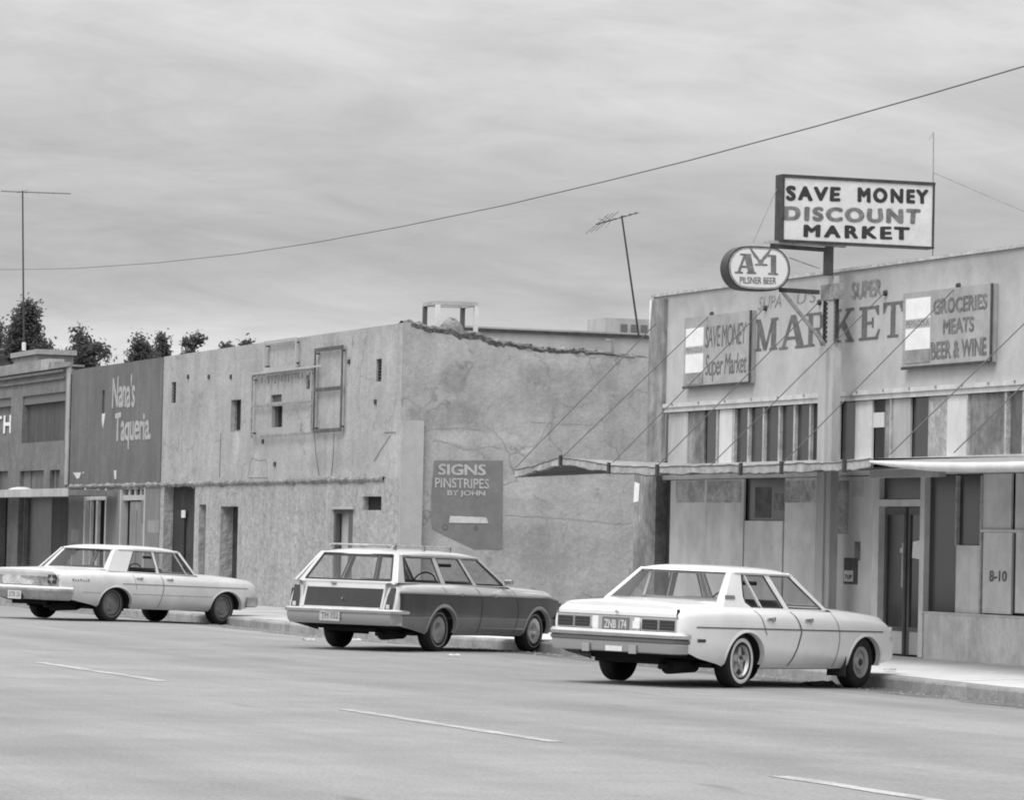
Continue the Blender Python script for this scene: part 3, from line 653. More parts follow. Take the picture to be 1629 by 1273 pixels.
# SAVE MONEY sign
TH = .22; XF = xm_+TH/2
P4 = [onX(px, py, XF) for px, py in ((1246, 381), (1483, 392), (1483, 293), (1248, 284))]
y0 = (P4[0][1]+P4[3][1])/2; y1 = (P4[1][1]+P4[2][1])/2; z0 = (P4[0][2]+P4[1][2])/2; z1 = (P4[2][2]+P4[3][2])/2
sgn = thing('market_sign', (xm_, (y0+y1)/2, z0), 'big rectangular SAVE MONEY DISCOUNT MARKET sign high on the pylon', 'sign')
b = MB(); b.box(XF-TH, XF, y0, y1, z0, z1); b.build('panel', mat('sign_face', .60, .5, blotch=.08, bscale=3, spots=.2), sgn)
b = MB(); e = .035
b.box(XF-TH-.01, XF+.015, y0-e, y1+e, z1, z1+.045); b.box(XF-TH-.01, XF+.015, y0-e, y0, z0-.03, z1); b.box(XF-TH-.01, XF+.012, y0, y1+e, z0-.03, z0); b.box(XF-TH-.01, XF+.012, y1, y1+.03, z0, z1)
b.build('frame', metal_dark, sgn)
def stext(txt, pl, pr, ptl, pbl, ptr, pbr, m, bold):
    xx = XF+.004; return lettering(txt, [onX(pl, pbl, xx), onX(pr, pbr, xx), onX(pr, ptr, xx), onX(pl, ptl, xx)], m, sgn, bold, spacing=1.3)
stext('SAVE', 1250, 1337, 294, 319, 297, 321, ink, .065); stext('MONEY', 1364, 1477, 297, 322, 301, 325, ink, .065)
stext('DISCOUNT', 1247, 1465, 327, 351, 332, 357, ink_grey, .065); stext('MARKET', 1278, 1447, 356, 377, 361, 382, ink, .055)
# oval beer sign
OC = [onX(px, py, XF) for px, py in ((1157, 425), (1257, 429), (1207, 390), (1207, 464))]
oy0, oy1 = OC[0][1], OC[1][1]; oz1, oz0 = OC[2][2], OC[3][2]; r = (oz1-oz0)/2*.96; cyv, czv = (oy0+oy1)/2, (oz0+oz1)/2; hw = (oy1-oy0)/2
def oval(k=0., n_=40):
    out = []
    for i in range(n_):
        a = 2*math.pi*i/n_; c, s = math.cos(a), math.sin(a)
        # rounded slot: straight in the middle, half round ends
        out.append((cyv+(hw-r)*(1 if c > 0 else -1)*min(1, abs(c)*4)+(r+k)*c*1.0, czv+(r+k)*s))
    return out
os_ = thing('beer_sign', (xm_, cyv, oz0), 'oval A-1 PILSNER BEER sign hanging from the pylon bracket', 'sign')
b = MB(); b.prism([(XF-.26, y, z) for y, z in oval()], (.26, 0, 0)); b.build('case', mat('case_dark', .035, .5), os_, smooth=40)
b = MB(); b.prism([(XF+.001, y, z) for y, z in oval(-.02)], (.012, 0, 0)); b.build('rim', metal_grey, os_, smooth=40)
b = MB(); b.prism([(XF+.0135, y, z) for y, z in oval(-.045)], (.003, 0, 0)); b.build('face', mat('oval_face', .66, .35, blotch=.05), os_)
xx = XF+.019
def otext(txt, pl, pr, pt, pb, m, bold): 
    return lettering(txt, [onX(pl, pb, xx), onX(pr, pb+1.2, xx), onX(pr, pt+1.2, xx), onX(pl, pt, xx)], m, os_, bold)
def ser(polys, pl, pr, pt, pb, nm):
    c = [onX(pl, pb, xx), onX(pr, pb+1, xx), onX(pr, pt+1, xx), onX(pl, pt, xx)]; b = MB()
    for i, pg in enumerate(polys):
        b.poly([(c[0]*(1-u)+c[1]*u)*(1-v)+(c[3]*(1-u)+c[2]*u)*v+np.array([.0006*i, 0, 0]) for u, v in pg])
    b.build(nm, ink_grey, os_)
ser([[(0,0),(.38,0),(.38,.10),(0,.10)], [(.56,0),(1,0),(1,.10),(.56,.10)], [(.12,.10),(.26,.10),(.52,.95),(.44,1)], [(.62,.10),(.92,.10),(.74,1),(.40,1)], [(.28,.30),(.70,.30),(.68,.40),(.31,.40)], [(.24,.92),(.76,.92),(.76,1),(.24,1)]], 1169, 1203, 403, 435, 'numeral')
ser([[(0,0),(1,0),(1,.10),(0,.10)], [(.26,.10),(.80,.10),(.80,1),(.26,1)], [(0,.86),(.26,.92),(.26,1),(.0,1)]], 1222, 1238, 405, 437, 'numeral')
ser([[(0,1),(.08,.98),(.44,.42),(.36,.30),(.20,.50)], [(1,1),(.92,.98),(.56,.42),(.64,.30),(.80,.50)], [(.34,.36),(.66,.36),(.60,.12),(.40,.12)], [(.25,.0),(.8,.0),(.8,.10),(.25,.10)]], 1192, 1228, 394, 422, 'eagle_emblem')
otext('PILSNER BEER', 1177, 1235, 440, 451, ink_grey, .02)
# slender mast and wires beside the sign
def onXm(px, py): return onX(px, py, xm_)
wm = thing('roof_mast', tup(onXm(1484, 440)), 'slender mast rising beside the SAVE MONEY sign', 'mast')
p, q = onXm(1484, 440), onXm(1485, 210); b = MB(); b.tube([(p[0], p[1], ZM-.3), tup(q)], .0075, 6); b.build('pole', metal_grey, wm)
q2 = onXm(1478, 222); b = MB(); b.tube([q, q2], .006, 5); b.build('tip_element', metal_grey, wm)
b = MB(); pa = onXm(1486, 275); b.tube([pa, (pa[0]+2.0, pa[1]+2.5, ZM+.05)], .005, 5); b.build('guy_wire', metal_grey, wm)
b = MB(); b.tube([onXm(1236, 300), onXm(1198, 386)], .005, 5)
tag(b.build('sign_wire', metal_grey, loc=onXm(1198, 386)), 'thin stay wire running from oval beer sign up to rectangular sign', 'wire')
# ================================================================== TWO-STOREY BLOCK
bk = thing('stucco_building', ((XS+XT)/2, 0, GZ), 'two-storey stucco block with empty sign frames and boarded openings in the middle', 'building')
zled = 2.79; DS = 13.0
up_ops, low_ops = [], []
def op(pl, pr, pt, pb, d=.25): 
    r = rect(pl, pr, pt, pb); return (r[0], r[1], r[2], r[3], d)
W1 = op(367, 383, 636, 687, .14); W2 = op(432, 449, 646, 680, .12); V2 = op(431, 448, 628, 640, .05)
S1 = op(273, 280, 602, 641, .06); S2 = op(598, 607, 571, 607, .06); S3 = op(487, 493, 597, 619, .05)
up_ops = [W1, W2, V2, S1, S2, S3]
def _fs(px, py, w_, h_, f, cx_=(XS+XT)/2):
    p = onY(px, py); q = onY(px+w_, py); r = onY(px, py-h_); return (p[0]-cx_, p[2]-GZ, q[0]-p[0], r[2]-p[2], f)
front_m = stains(stucco_f, 'stucco_front_stained', 0, [_fs(375, 705, 7, 28, 1.22), _fs(615, 545, 22, 30, 1.14), _fs(625, 725, 20, 50, 1.16), _fs(450, 570, 26, 24, 1.14), _fs(300, 650, 40, 40, .92), _fs(570, 720, 40, 28, .92), _fs(520, 735, 40, 20, .9), _fs(400, 575, 18, 40, .94), _fs(603, 640, 8, 45, .88), _fs(277, 690, 10, 50, .90)])
b = MB(); facade(b, XT, XS, zled, ZS, up_ops); b.build('wall', front_m, bk)
D0 = op(259, 308, 768, 985, .22); D1 = op(315, 326, 803, 985, .12); D2 = op(349, 377, 806, 985, .34); D3 = op(529, 560, 811, 985, .15); V3 = op(577, 607, 790, 812, .12)
low_ops = [D0, D1, D2, D3, V3]
b = MB(); facade(b, XT, XS, GZ-.1, zled, low_ops, y=-.002); b.build('lower_wall', stucco_low, bk)
# closing boards, vents, doors in the openings
def back(o, m, name, th=.03, inset=0.):
    b = MB(); b.box(o[0]-.02, o[1]+.02, o[4]-.003-inset, o[4]+th, o[2]-.02, o[3]+.02); return b.build(name, m, bk)
back(W1, black, 'dark_opening'); back(W2, black, 'dark_opening'); back(V3, black, 'dark_opening')
back(V2, darkwood, 'vent'); back(S3, black, 'dark_opening')
for o in (S1, S2):
    v = back(o, black, 'vent')
    for k in range(7):
        z = o[2]+(o[3]-o[2])*(k+.5)/7; b = MB(); b.box(o[0]+.01, o[1]-.01, .03, .05, z-.012, z+.012); b.build('louvre', metal_dark, v)
w_ = MB(); w_.box(W1[0], W1[0]+.04, .08, .13, W1[2], W1[3]); w_.box(W1[0]+.04, W1[1], .08, .13, W1[2], W1[2]+.04); w_.build('window_frame', metal_grey, bk)
w_ = MB(); w_.box(W2[0], W2[0]+.2, .08, .115, W2[2], W2[3]); w_.build('shutter', darkwood, bk)
back(D0, mat('recess_dark', .035, .9, blotch=.35, bscale=1.5, streak=.3), 'recess_wall')
for pl, pr, pt in ((262, 272, 822), (279, 294, 812)):
    r = rect(pl, pr, pt, 960, .2); b = MB(); b.box(r[0], r[1], .17, .21, GZ, r[3]); b.build('dark_door', mat('old_door', .02, .7, blotch=.3), bk)
r = rect(289, 295, 812, 824, .16); b = MB(); b.box(r[0], r[1], .15, .165, r[2], r[3]); b.build('paper_scrap', panel_b, bk)
r = rect(266, 271, 832, 866, .16); b = MB(); b.box(r[0], r[1], .15, .165, r[2], r[3]); b.build('paper_scrap', panel_d, bk)
back(D1, paint_mid, 'blocked_door'); back(D2, mat('recess_mid', .05, .9, blotch=.3, bscale=1.2, streak=.2), 'recess_wall')
r = rect(362, 378, 806, 960, .3); b = MB(); b.box(r[0], D2[1]-.001, .28, .335, GZ, D2[3]-.001); b.build('dark_door', mat('rough_door', .03, .9, blotch=.5, bscale=4), bk)
back(D3, stucco_pale, 'board')
r = rect(529, 533, 811, 960, .1); b = MB(); b.box(D3[0], D3[0]+.10, .02, .1, GZ, D3[3]); b.box(D3[1]-.36, D3[1], .02, .1, GZ, D3[3]); b.box(D3[0]+.1, D3[1]-.36, .02, .1, D3[3]-.08, D3[3]); b.build('door_frame', mat('frame_old', .08, .8, blotch=.3), bk)
b = MB(); b.box(D3[0]-.12, D3[1]+.12, -.05, -.003, D3[3]+.005, D3[3]+.06); b.build('lintel', stucco_pale, bk)
# crumbling ledge between the storeys
le = onY(612, 762)[0]; rows = [[], [], [], [], []]
for x in np.linspace(XB+.1, le, 260):
    j = mnoise.noise((x*2.1, 3, 0))*.045+mnoise.noise((x*7, 1, 0))*.02; j2 = mnoise.noise((x*1.7, 9, 0))*.05+mnoise.noise((x*6, 5, 0))*.03
    for r_, (y, z) in zip(rows, ((-.002, zled+.055+j), (-.04+j*.4, zled+.04+j), (-.055+j2*.5, zled+.0), (-.035, zled-.045+j2), (-.002, zled-.06+j2*1.5))): r_.append((x, y, z))
b = MB(); b.grid(rows); b.build('ledge', mat('ledge_rubble', .23, .95, blotch=.4, bscale=2.5, fine=.3, fscale=9), bk, smooth=40)
# side wall with the broken top edge
prof = [(640, 513), (655, 513), (668, 516), (690, 522), (715, 524), (740, 530), (765, 533), (790, 543), (830, 549), (870, 556), (905, 557), (960, 561), (1000, 567), (1036, 571)]
yz = []
for (a0, b0), (a1, b1) in zip(prof, prof[1:]):
    for f in np.linspace(0, 1, 8, endpoint=False):
        p = onX(a0+(a1-a0)*f, b0+(b1-b0)*f, XS); k = .035 if 660 < a0 < 930 else .006
        yz.append((p[1], p[2]+k*mnoise.noise((p[1]*5, 2, 0))+k*.8*mnoise.noise((p[1]*14, 7, 0))))
p = onX(1036, 571, XS); yz.append((p[1], p[2])); yz.append((DS, p[2]-.05*(DS-p[1])))
yz[0] = (0, ZS)
b = MB(); n_ = 12; rows = []
for k in range(n_+1): rows.append([(XS, y, (GZ-.1)+(z-GZ+.1)*k/n_) for y, z in yz])
def _ss(px, py, w_, h_, f):
    p = onX(px, py, XS); q = onX(px+w_, py, XS); r = onX(px, py-h_, XS); return (p[1], p[2]-GZ, q[1]-p[1], r[2]-p[2], f)
side_m = stains(stucco_side, 'stucco_side_stained', 1, [_ss(725, 660, 62, 26, .80), _ss(722, 605, 26, 26, .80), _ss(745, 697, 75, 13, 1.14), _ss(665, 690, 22, 60, .86), _ss(885, 645, 55, 45, .88), _ss(865, 598, 40, 18, .84), _ss(965, 600, 20, 32, .85), _ss(905, 570, 60, 14, 1.10), _ss(860, 775, 100, 20, 1.12), _ss(860, 870, 110, 40, .88), _ss(700, 560, 50, 30, 1.08), _ss(985, 680, 35, 60, .90), _ss(680, 860, 14, 60, .82), _ss(820, 720, 40, 25, 1.10)])
b.grid(rows); b.build('side_wall', side_m, bk)
b = MB(); rows = []
for dx, dz in ((0, 0), (-.02, .03), (-.16, .05), (-.28, 0), (-.3, -.7)):
    rows.append([(XS+dx, y, z+dz*(1+.8*mnoise.noise((y*6, dx*9, 0)))) for y, z in yz])
b.grid(rows); b.build('broken_coping', mat('parapet_rubble', .15, .95, blotch=.4, bscale=5, fine=.3), bk)
# exposed adobe clods along the broken edge
random.seed(3)
bb = MB()
for i in range(70):
    y = R(.25, 3.9); z = np.interp(y, [q[0] for q in yz], [q[1] for q in yz]); s = R(.010, .024)
    k = len(bb.v); c = np.array([XS+R(-.10, .035), y, z+R(-.07, .04)])
    pr = [c+np.array([sx*s*R(.6, 1.2), sy*s*R(.8, 1.6), sz*s*R(.5, 1)]) for sx in (-1, 1) for sy in (-1, 1) for sz in (-1, 1)]
    bb.add(pr, [(0,1,3,2),(4,6,7,5),(0,4,5,1),(2,3,7,6),(0,2,6,4),(1,5,7,3)])
rg = MB(); rows = [[], [], []]
for y in np.linspace(.15, 4.6, 200):
    z = float(np.interp(y, [q[0] for q in yz], [q[1] for q in yz])); th = .05+.05*(1 if .4 < y < 2.0 else .35)+.045*mnoise.noise((y*2.2, 1, 0))+.035*mnoise.noise((y*8, 1, 0)); th = max(th, .010)*min(1, (4.7-y)/1.2+.1)*(.55+.45*min(1, 2.4/max(y, .5)))
    rows[0].append((XS-.05, y, z+.02+.02*mnoise.noise((y*9, 3, 0)))); rows[1].append((XS+.022+.012*mnoise.noise((y*11, 6, 0)), y, z-.01)); rows[2].append((XS+.004, y, z-th))
rg.grid(rows); rg.build('ragged_edge', mat('ragged_adobe', .11, .95, blotch=.45, bscale=7, fine=.4, fscale=16), bk)
bb.build('rubble_edge', mat('clods', .11, .95, blotch=.4, bscale=9), bk, kind='stuff')
# lip over the facade, roof, far parapet
b = MB(); b.box(XT, XS-.31, .002, .3, ZS-.6, ZS); b.build('front_parapet', stucco_f, bk)
b = MB(); b.box(XT, XS-.3, .3, DS, ZS-1.15, ZS-1.0); b.build('roof', mat('roofing', .2, .95, blotch=.3), bk)
b = MB(); b.box(XT, XT+.25, .25, DS, GZ, ZS-.05); b.box(XT+.25, XS-.002, DS-.25, DS, GZ, ZS-1.1); b.build('rear_wall', stucco_side, bk)
xq = XS-5.0; pA, pB = onX(760, 519, xq), onX(1040, 531, xq)
b = MB(); b.prism([(xq, pA[1]-.3, 4.4), (xq, pB[1]+1.5, 4.4), (xq, pB[1]+1.5, pB[2]), (xq, pA[1]-.3, pA[2])], (-.25, 0, 0)); b.build('inner_parapet', stucco_pale, bk)
b = MB(); b.prism([(xq+.06, pA[1]-.3, pA[2]-.10), (xq+.06, pB[1]+1.5, pB[2]-.10), (xq+.06, pB[1]+1.5, pB[2]-.04), (xq+.06, pA[1]-.3, pA[2]-.04)], (-.05, 0, 0)); b.build('coping_strip', metal_dark, bk)
p = onX(975, 541, xq+.3); b = MB(); b.tube([(p[0], p[1], p[2]-.9), tup(p), (p[0], p[1]-.15, p[2]-.01)], .03, 6); b.build('vent_pipe', metal_grey, bk)
for chain in ([(655, 692), (690, 683), (730, 681), (770, 685)], [(672, 812), (700, 815), (725, 823), (740, 822)], [(802, 821), (850, 822), (905, 826), (960, 832), (1010, 833)], [(690, 700), (715, 706), (745, 716), (775, 711), (800, 713)], [(845, 672), (900, 675), (960, 676)]):
    b = MB(); rows = [[], []]; cc = []
    for (a0, b0), (a1, b1) in zip(chain, chain[1:]):
        for f in np.linspace(0, 1, 8, endpoint=False): cc.append((a0+(a1-a0)*f, b0+(b1-b0)*f))
    for i, (a0, b0) in enumerate(cc):
        p = onX(a0, b0, XS+.004); z = p[2]+.03*mnoise.noise((p[1]*4, b0, 0)); w_ = .003+.012*abs(mnoise.noise((p[1]*3, 5, b0)))
        rows[0].append((XS+.004, p[1], z-w_)); rows[1].append((XS+.004, p[1], z+w_))
    b.grid(rows); b.build('plaster_crack', mat('crack_dark', .27, .95), bk)  # thin darker crack lines laid on the plaster
# pale buttress at the corner, lower part of the side wall
bz = onX(655, 669, XS)[2]; by = onX(671, 760, XS)[1]
b = MB(); b.box(XS+.001, XS+.07, -.004, by, GZ-.1, bz); b.build('corner_buttress', stucco_pale, bk)
# painted advert on the side wall
def SX(px, py, o=.008): return onX(px, py, XS+o)
pg = [(691, 733), (800, 733), (799, 874), (755, 874), (725, 860), (703, 850), (688, 842), (686, 830), (686, 790)]
b = MB(); b.poly([SX(*p) for p in pg]); b.build('painted_patch', sign_grey, bk, recalc=False)
def sidetext(txt, pl, pr, pt, pb, m, bold=.02, tl=0):
    lettering(txt, [SX(pl, pb, .014), SX(pr, pb+tl, .014), SX(pr, pt+tl, .014), SX(pl, pt, .014)], m, bk, bold)
wl = mat('sign_lettering', .40, .85, blotch=.12, bscale=6)
sidetext('SIGNS', 697, 773, 738, 756, wl, .035, 1); sidetext('PINSTRIPES', 692, 778, 760, 776, wl, .02, 2); sidetext('BY JOHN', 712, 772, 780, 791, wl, .03, 1)
b = MB(); b.poly([SX(*p, .016) for p in ((714, 832), (777, 833), (774, 824), (768, 823), (716, 821))]); b.build('painted_bar', mat('bar_white', .50, .8, blotch=.15, bscale=6), bk, recalc=False)
for cx_, cy_, rr in ((708, 839, 4.5), (757, 840, 3.2)):
    b = MB(); ring = [[SX(cx_+r*math.cos(a), cy_+r*math.sin(a), .014) for a in np.linspace(0, 2*math.pi, 20)] for r in (rr, rr-1)]
    b.grid(ring); b.build('painted_ring', mat('ring_ink', .10, .9), bk)
# empty sign frames on the front
def tframe(name, pl, pr, pt, pb, th, m, mids=(), y=-.12, lab=None, vmid=()):
    x0, x1, z0, z1 = rect(pl, pr, pt, pb, y)
    b = MB()
    y -= 0; th *= .75
    b.box(x0, x0+th, y-.02, y, z0, z1); b.box(x1-th, x1, y-.02, y, z0, z1); b.box(x0+th, x1-th, y-.02, y, z0, z0+th); b.box(x0+th, x1-th, y-.02, y, z1-th, z1)
    for mz in mids:
        z = onY((pl+pr)/2, mz, y)[2]; b.box(x0+th, x1-th, y-.02, y, z-th/2, z+th/2)
    t = thing('empty_billboard', ((x0+x1)/2, y, z0), lab, 'sign frame')
    b.build('frame', m, t)
    for sx in (x0+.1, x1-.1):
        for sz in (z0+.1, z1-.1):
            b = MB(); b.box(sx-.015, sx+.015, y+.001, -.001, sz-.015, sz+.015); b.build('bracket', metal_dark, t)
    return t, (x0, x1, z0, z1)
rusty = mat('rusty_pale_frame', .24, .8, blotch=.35, bscale=6, spots=.4)
t1, q1 = tframe('sign_frame', 401, 497, 592, 694, .06, rusty, (643,), -.07, 'wide pale empty sign frame around the small dark upper window')
t2, q2 = tframe('sign_frame', 421, 472, 540, 588, .09, stucco_pale, (), -.08, 'small pale empty frame at the roof edge above the wide frame')
t3, q3 = tframe('sign_frame', 500, 545, 552, 688, .10, mat('frame_brown', .085, .8, blotch=.35, bscale=5), (619,), -.07, 'tall dark empty sign frame of two squares')
random.seed(5)
for i in range(9):
    x = q1[0]+(q1[1]-q1[0])*(i+.5)/9; l_ = R(.05, .16)
    b = MB(); b.box(x-.03, x+.03, -.08, -.071, q1[3]-.07-l_, q1[3]-.065); b.build('tin_tag', mat('tin_scrap', .12, .7, blotch=.4, bscale=9), t1)
b = MB(); b.box(q1[0]-.05, q1[1]+.7, -.12, -.09, q1[3]+.01, q1[3]+.05); b.build('top_rail', stucco_pale, t1)
# low outlined patch and hairline cracks above the ledge
pat = [onY(395, 760)-[0, .012, 0], onY(401, 729)-[0, .012, 0], onY(424, 732)-[0, .012, 0], onY(426, 760)-[0, .012, 0]]
b = MB(); b.prism([tup(p) for p in pat], (0, .010, 0)); b.build('plaster_patch', stucco_f, bk)
for chain in ([(395, 760), (401, 729), (412, 733), (424, 732)], [(501, 690), (503, 720), (508, 757)], [(532, 690), (531, 725), (528, 757)], [(612, 688), (630, 688)], [(622, 692), (607, 715), (596, 734)], [(352, 690), (350, 760)]):
    b = MB(); b.tube([onY(*c)-np.array([0, .012, 0]) for c in chain], .006, 4); b.build('old_conduit', mat('conduit', .12, .8), bk)
for px, py in ((300, 600), (333, 600), (368, 600), (556, 576), (419, 703), (438, 739), (598, 640)):
    p = onY(px, py); b = MB(); b.box(p[0]-.05, p[0]+.05, -.03, -.002, p[2]-.04, p[2]+.05); b.build('bolt_stub', metal_dark, bk)

# rooftop things
xr = XS-.9
def RX(px, py, x): return onX(px, py, x)
pn = RX(694, 520, XS-.45); pf = RX(760, 520, XS-.45)
cz0 = pn[2]-.35; cz1 = RX(695, 478, XS-.45)[2]; fy0, fy1 = pn[1], RX(761, 500, XS-.45)[1]; fx1 = XS-.45; fx0 = fx1-.85
cf = thing('cooler_frame', ((fx0+fx1)/2, (fy0+fy1)/2, cz0), 'open box frame standing over a covered lump on the roof corner', 'frame')
t_ = .075
for (a, c) in ((fx0, fy0), (fx1-t_, fy0), (fx0, fy1-t_), (fx1-t_, fy1-t_)):
    b = MB(); b.box(a, a+t_, c, c+t_, cz0, cz1-t_); b.build('post', panel_b if a > fx0 else mat('post_dark', .10, .8), cf)
b = MB(); b.box(fx0, fx1, fy0, fy0+t_, cz1-t_, cz1); b.box(fx0, fx1, fy1-t_, fy1, cz1-t_, cz1); b.box(fx0, fx0+t_, fy0+t_, fy1-t_, cz1-t_, cz1); b.box(fx1-t_, fx1, fy0+t_, fy1-t_, cz1-t_, cz1); b.build('top_rim', stucco_pale, cf)
b = MB(); rows = []
for i in range(8):
    a = math.pi/2*i/7; rows.append([((fx0+fx1)/2-.15+.30*math.cos(a)*math.cos(u)*(1+.15*mnoise.noise((u, i, 0))), (fy0+fy1)/2+.08+.26*math.cos(a)*math.sin(u)*(1+.2*mnoise.noise((u*2, i, 4))), cz0+.55*(math.sin(a)**.6)*(1+.10*mnoise.noise((u*2, 3, i*.5)))) for u in np.linspace(0, 2*math.pi, 24)])
b.grid(rows); tag(b.build('covered_lump', mat('sack', .24, .9, blotch=.3, bscale=4), loc=((fx0+fx1)/2, (fy0+fy1)/2, cz0), smooth=60), 'rounded covered lump inside the open roof frame', 'cooler')
# vented box on the roof near the market corner
a = rectX(962, 1045, 507, 533, XS-6.0); 
vb = thing('vent_box', (XS-6.4, (a[0]+a[1])/2, a[2]), 'pale vented box on the roof left of the market corner', 'cooler')
b = MB(); b.box(XS-7.0, XS-6.0, a[0], a[1]+.4, a[2]-.9, a[3]); b.build('casing', panel_d, vb)
for k in range(6):
    y = a[0]+.35+k*.22; b = MB(); b.box(XS-5.998, XS-5.985, y, y+.14, a[3]-.28, a[3]-.12); b.build('vent_slot', mat('slot_grey', .14, .9), vb)
# television aerials
def aerial(name, base, top, boom, elems, lab, r=.022):
    t = thing(name, tup(base), lab, 'aerial')
    b = MB(); b.tube([base, top], [r, r*.8], 6); b.build('mast', metal_dark, t)
    b = MB(); b.tube(boom, .014, 5); b.build('boom', metal_dark, t)
    for e in elems: b = MB(); b.tube(e, .008, 4); b.build('element', metal_grey, t)
    return t
xa = XS-4.4
A = lambda px, py, dx=0: onX(px, py, xa+dx)
bp = A(1017, 508)
el = []
for i, f in enumerate((0, .12, .25, .5, .72, .88, 1)):
    c = np.array(A(950+(1014-950)*f, 356+(338-356)*f)); h = (.55 if i < 3 else .28-.02*i); d = np.array([.9, .10, .30])*h if i < 3 else np.array([.9, .05, -.1])*h
    el.append([c-d, c+d])
el.append([A(962, 344), A(972, 350), A(964, 362)]); el.append([A(965, 353), A(952, 347)])
aerial('tv_aerial', np.array([bp[0], bp[1], bp[2]-.35]), A(989, 343), [A(948, 357), A(1015, 338)], el, 'leaning television aerial on the roof left of the market')

# ================================================================== DARK PAINTED FRONT (taqueria)
tq = thing('taqueria_building', ((XT+XB)/2, 0, GZ), "dark painted two-storey front lettered Nana's Taqueria", 'building')
sl1 = op(163, 167, 621, 658, .15)
b = MB(); facade(b, XB, XT-.002, zled, ZS-.01, [sl1], y=-.012); b.box(XB, XT-.002, .0, .3, ZS-.5, ZS-.012); b.build('wall', paint_dark, tq)
d1 = op(133, 168, 775, 985, .18); d2 = op(190, 230, 773, 985, .18)
b = MB(); facade(b, XB, XT-.002, GZ-.1, zled, [d1, d2], y=-.008); b.build('lower_wall', paint_mid, tq)
b = MB(); b.box(XB, XT-.002, .3, 12, GZ, ZS-1.0); b.box(XB, XT-.002, .2, .3, GZ, ZS-.51); b.build('rear_block', stucco_side, tq)
b = MB(); b.box(sl1[0], sl1[1], .1, .14, sl1[2], sl1[3]); b.build('dark_slot', black, tq)
r = rect(163, 168, 658, 682); b = MB(); b.prism([(r[0], -.014, r[2]+.2), (r[0]+.12, -.014, r[2]), (r[1], -.014, r[2]+.35), (r[1], -.014, r[3]), (r[0], -.014, r[3])], (0, -.001, 0)); b.build('bare_patch', panel_b, tq)
for pg in ([(117, 752), (130, 752), (127, 761), (123, 762)], [(132, 751), (135, 751), (133, 754)], [(182, 749), (186, 748), (186, 762), (183, 763)], [(239, 770), (242, 769), (241, 774)]):
    b = MB(); b.prism([tup(onY(*p)-[0, .0145, 0]) for p in pg], (0, -.001, 0)); b.build('bare_patch', panel_b, tq)
for r_ in ((236, 254, 828, 848), (113, 126, 842, 862)):
    q = rect(*r_); b = MB(); b.box(q[0], q[1], -.012, -.009, q[2], q[3]); b.build('repaint_patch', mat('repaint', .24, .9, blotch=.15), tq)
lt = mat('taq_letter', .38, .85, blotch=.15, bscale=5)
def ttext(txt, pl, pr, ptl, pbl, ptr, pbr, bold=.0, sh=.0):
    lettering(txt, [onY(pl, pbl, -.018), onY(pr, pbr, -.018), onY(pr, ptr, -.018), onY(pl, ptl, -.018)], lt, tq, bold, sh, spacing=.95)
ttext("Nana's", 178, 215, 597, 650, 594, 648, .025, .15); ttext('Taqueria.', 183, 240, 657, 716, 654, 714, .025, .1)
for o, zf in ((d1, 792), (d2, 792)):
    zt_ = onY(150 if o is d1 else 210, zf)[2]
    b = MB(); b.box(o[0], o[1], .165, .2, GZ, o[3]); b.build('dark_opening', black, tq)
    b = MB(); b.box(o[0], o[0]+.12, -.02, .15, GZ, o[3]); b.box(o[1]-.12, o[1], -.02, .15, GZ, o[3]); b.box(o[0]+.12, o[1]-.12, .02, .10, zt_-.06, zt_+.06); b.box(o[0]+.12, o[1]-.12, .02, .1, o[3]-.08, o[3]); b.build('door_frame', panel_a if o is d1 else stucco_pale, tq)
    n_ = 4
    for k in range(1, n_):
        x = o[0]+.12+(o[1]-o[0]-.24)*k/n_; b = MB(); b.box(x-.09, x+.09, .04, .09, zt_+.06, o[3]-.08); b.build('transom_bar', stucco_pale, tq)
x = (d1[0]+d1[1])/2; b = MB(); b.box(x-.10, x+.10, .03, .1, GZ, onY(150, 793)[2]-.06); b.build('door_mullion', panel_b, tq)
b = MB(); q = onY(150, 793)[2]-.06; b.box(d1[0]+.45, d1[0]+.52, .03, .1, GZ, q); b.build('door_mullion', panel_a, tq)
r = rect(202, 225, 798, 960); b = MB(); b.box(r[0], r[1], .05, .10, GZ, r[3]); dd = b.build('door', mat('taq_door', .22, .8, blotch=.15, streak=.2), tq)
r2 = rect(206, 213, 812, 960); b = MB(); b.box(r2[0], r2[1], .035, .049, GZ+.3, r2[3]); b.build('door_panel', paint_mid, dd)
r2 = rect(222, 229, 796, 830); b = MB(); b.box(r2[0], r2[1], .03, .08, r2[2], r2[3]); b.build('side_pane', glass_mid, tq)

# ================================================================== DARK BRICK BUILDING at the left
XL = XB-26
br = thing('brick_building', ((XB+XL)/2, 0, GZ), 'dark brick commercial building at the far left with recessed panels', 'building')
ZB = onY(20, 582)[2]
u1 = op(37, 105, 627, 703, .22); u2 = op(-40, 19, 636, 706, .22); l1 = op(-12, 14, 750, 782, .12); l2 = op(33, 71, 749, 781, .12); l3 = op(81, 97, 748, 781, .12)
zc_b = onY(50, 788)[2]
g1 = op(-14, 12, 792, 985, .4); g2 = op(29, 38, 792, 985, .3); g3 = op(38.5, 109, 792, 985, .12)
g3 = (g3[0], g3[1]-.1, g3[2], g3[3], .12)
b = MB(); facade(b, XL, XB-.003, GZ-.1, ZB-.25, [u1, u2, l1, l2, l3, g1, g2, g3], y=-.03); b.build('wall', brick_dark, br)
b = MB(); b.box(XL, XB-.003, .45, 14, GZ, ZB-.6); b.box(XL, XB-.003, .22, .45, zc_b+.1, ZB-.4); b.build('rear_block', brick_dark, br)
xs_ = onY(71, 576)[0]; xe = onY(101, 577)[0]
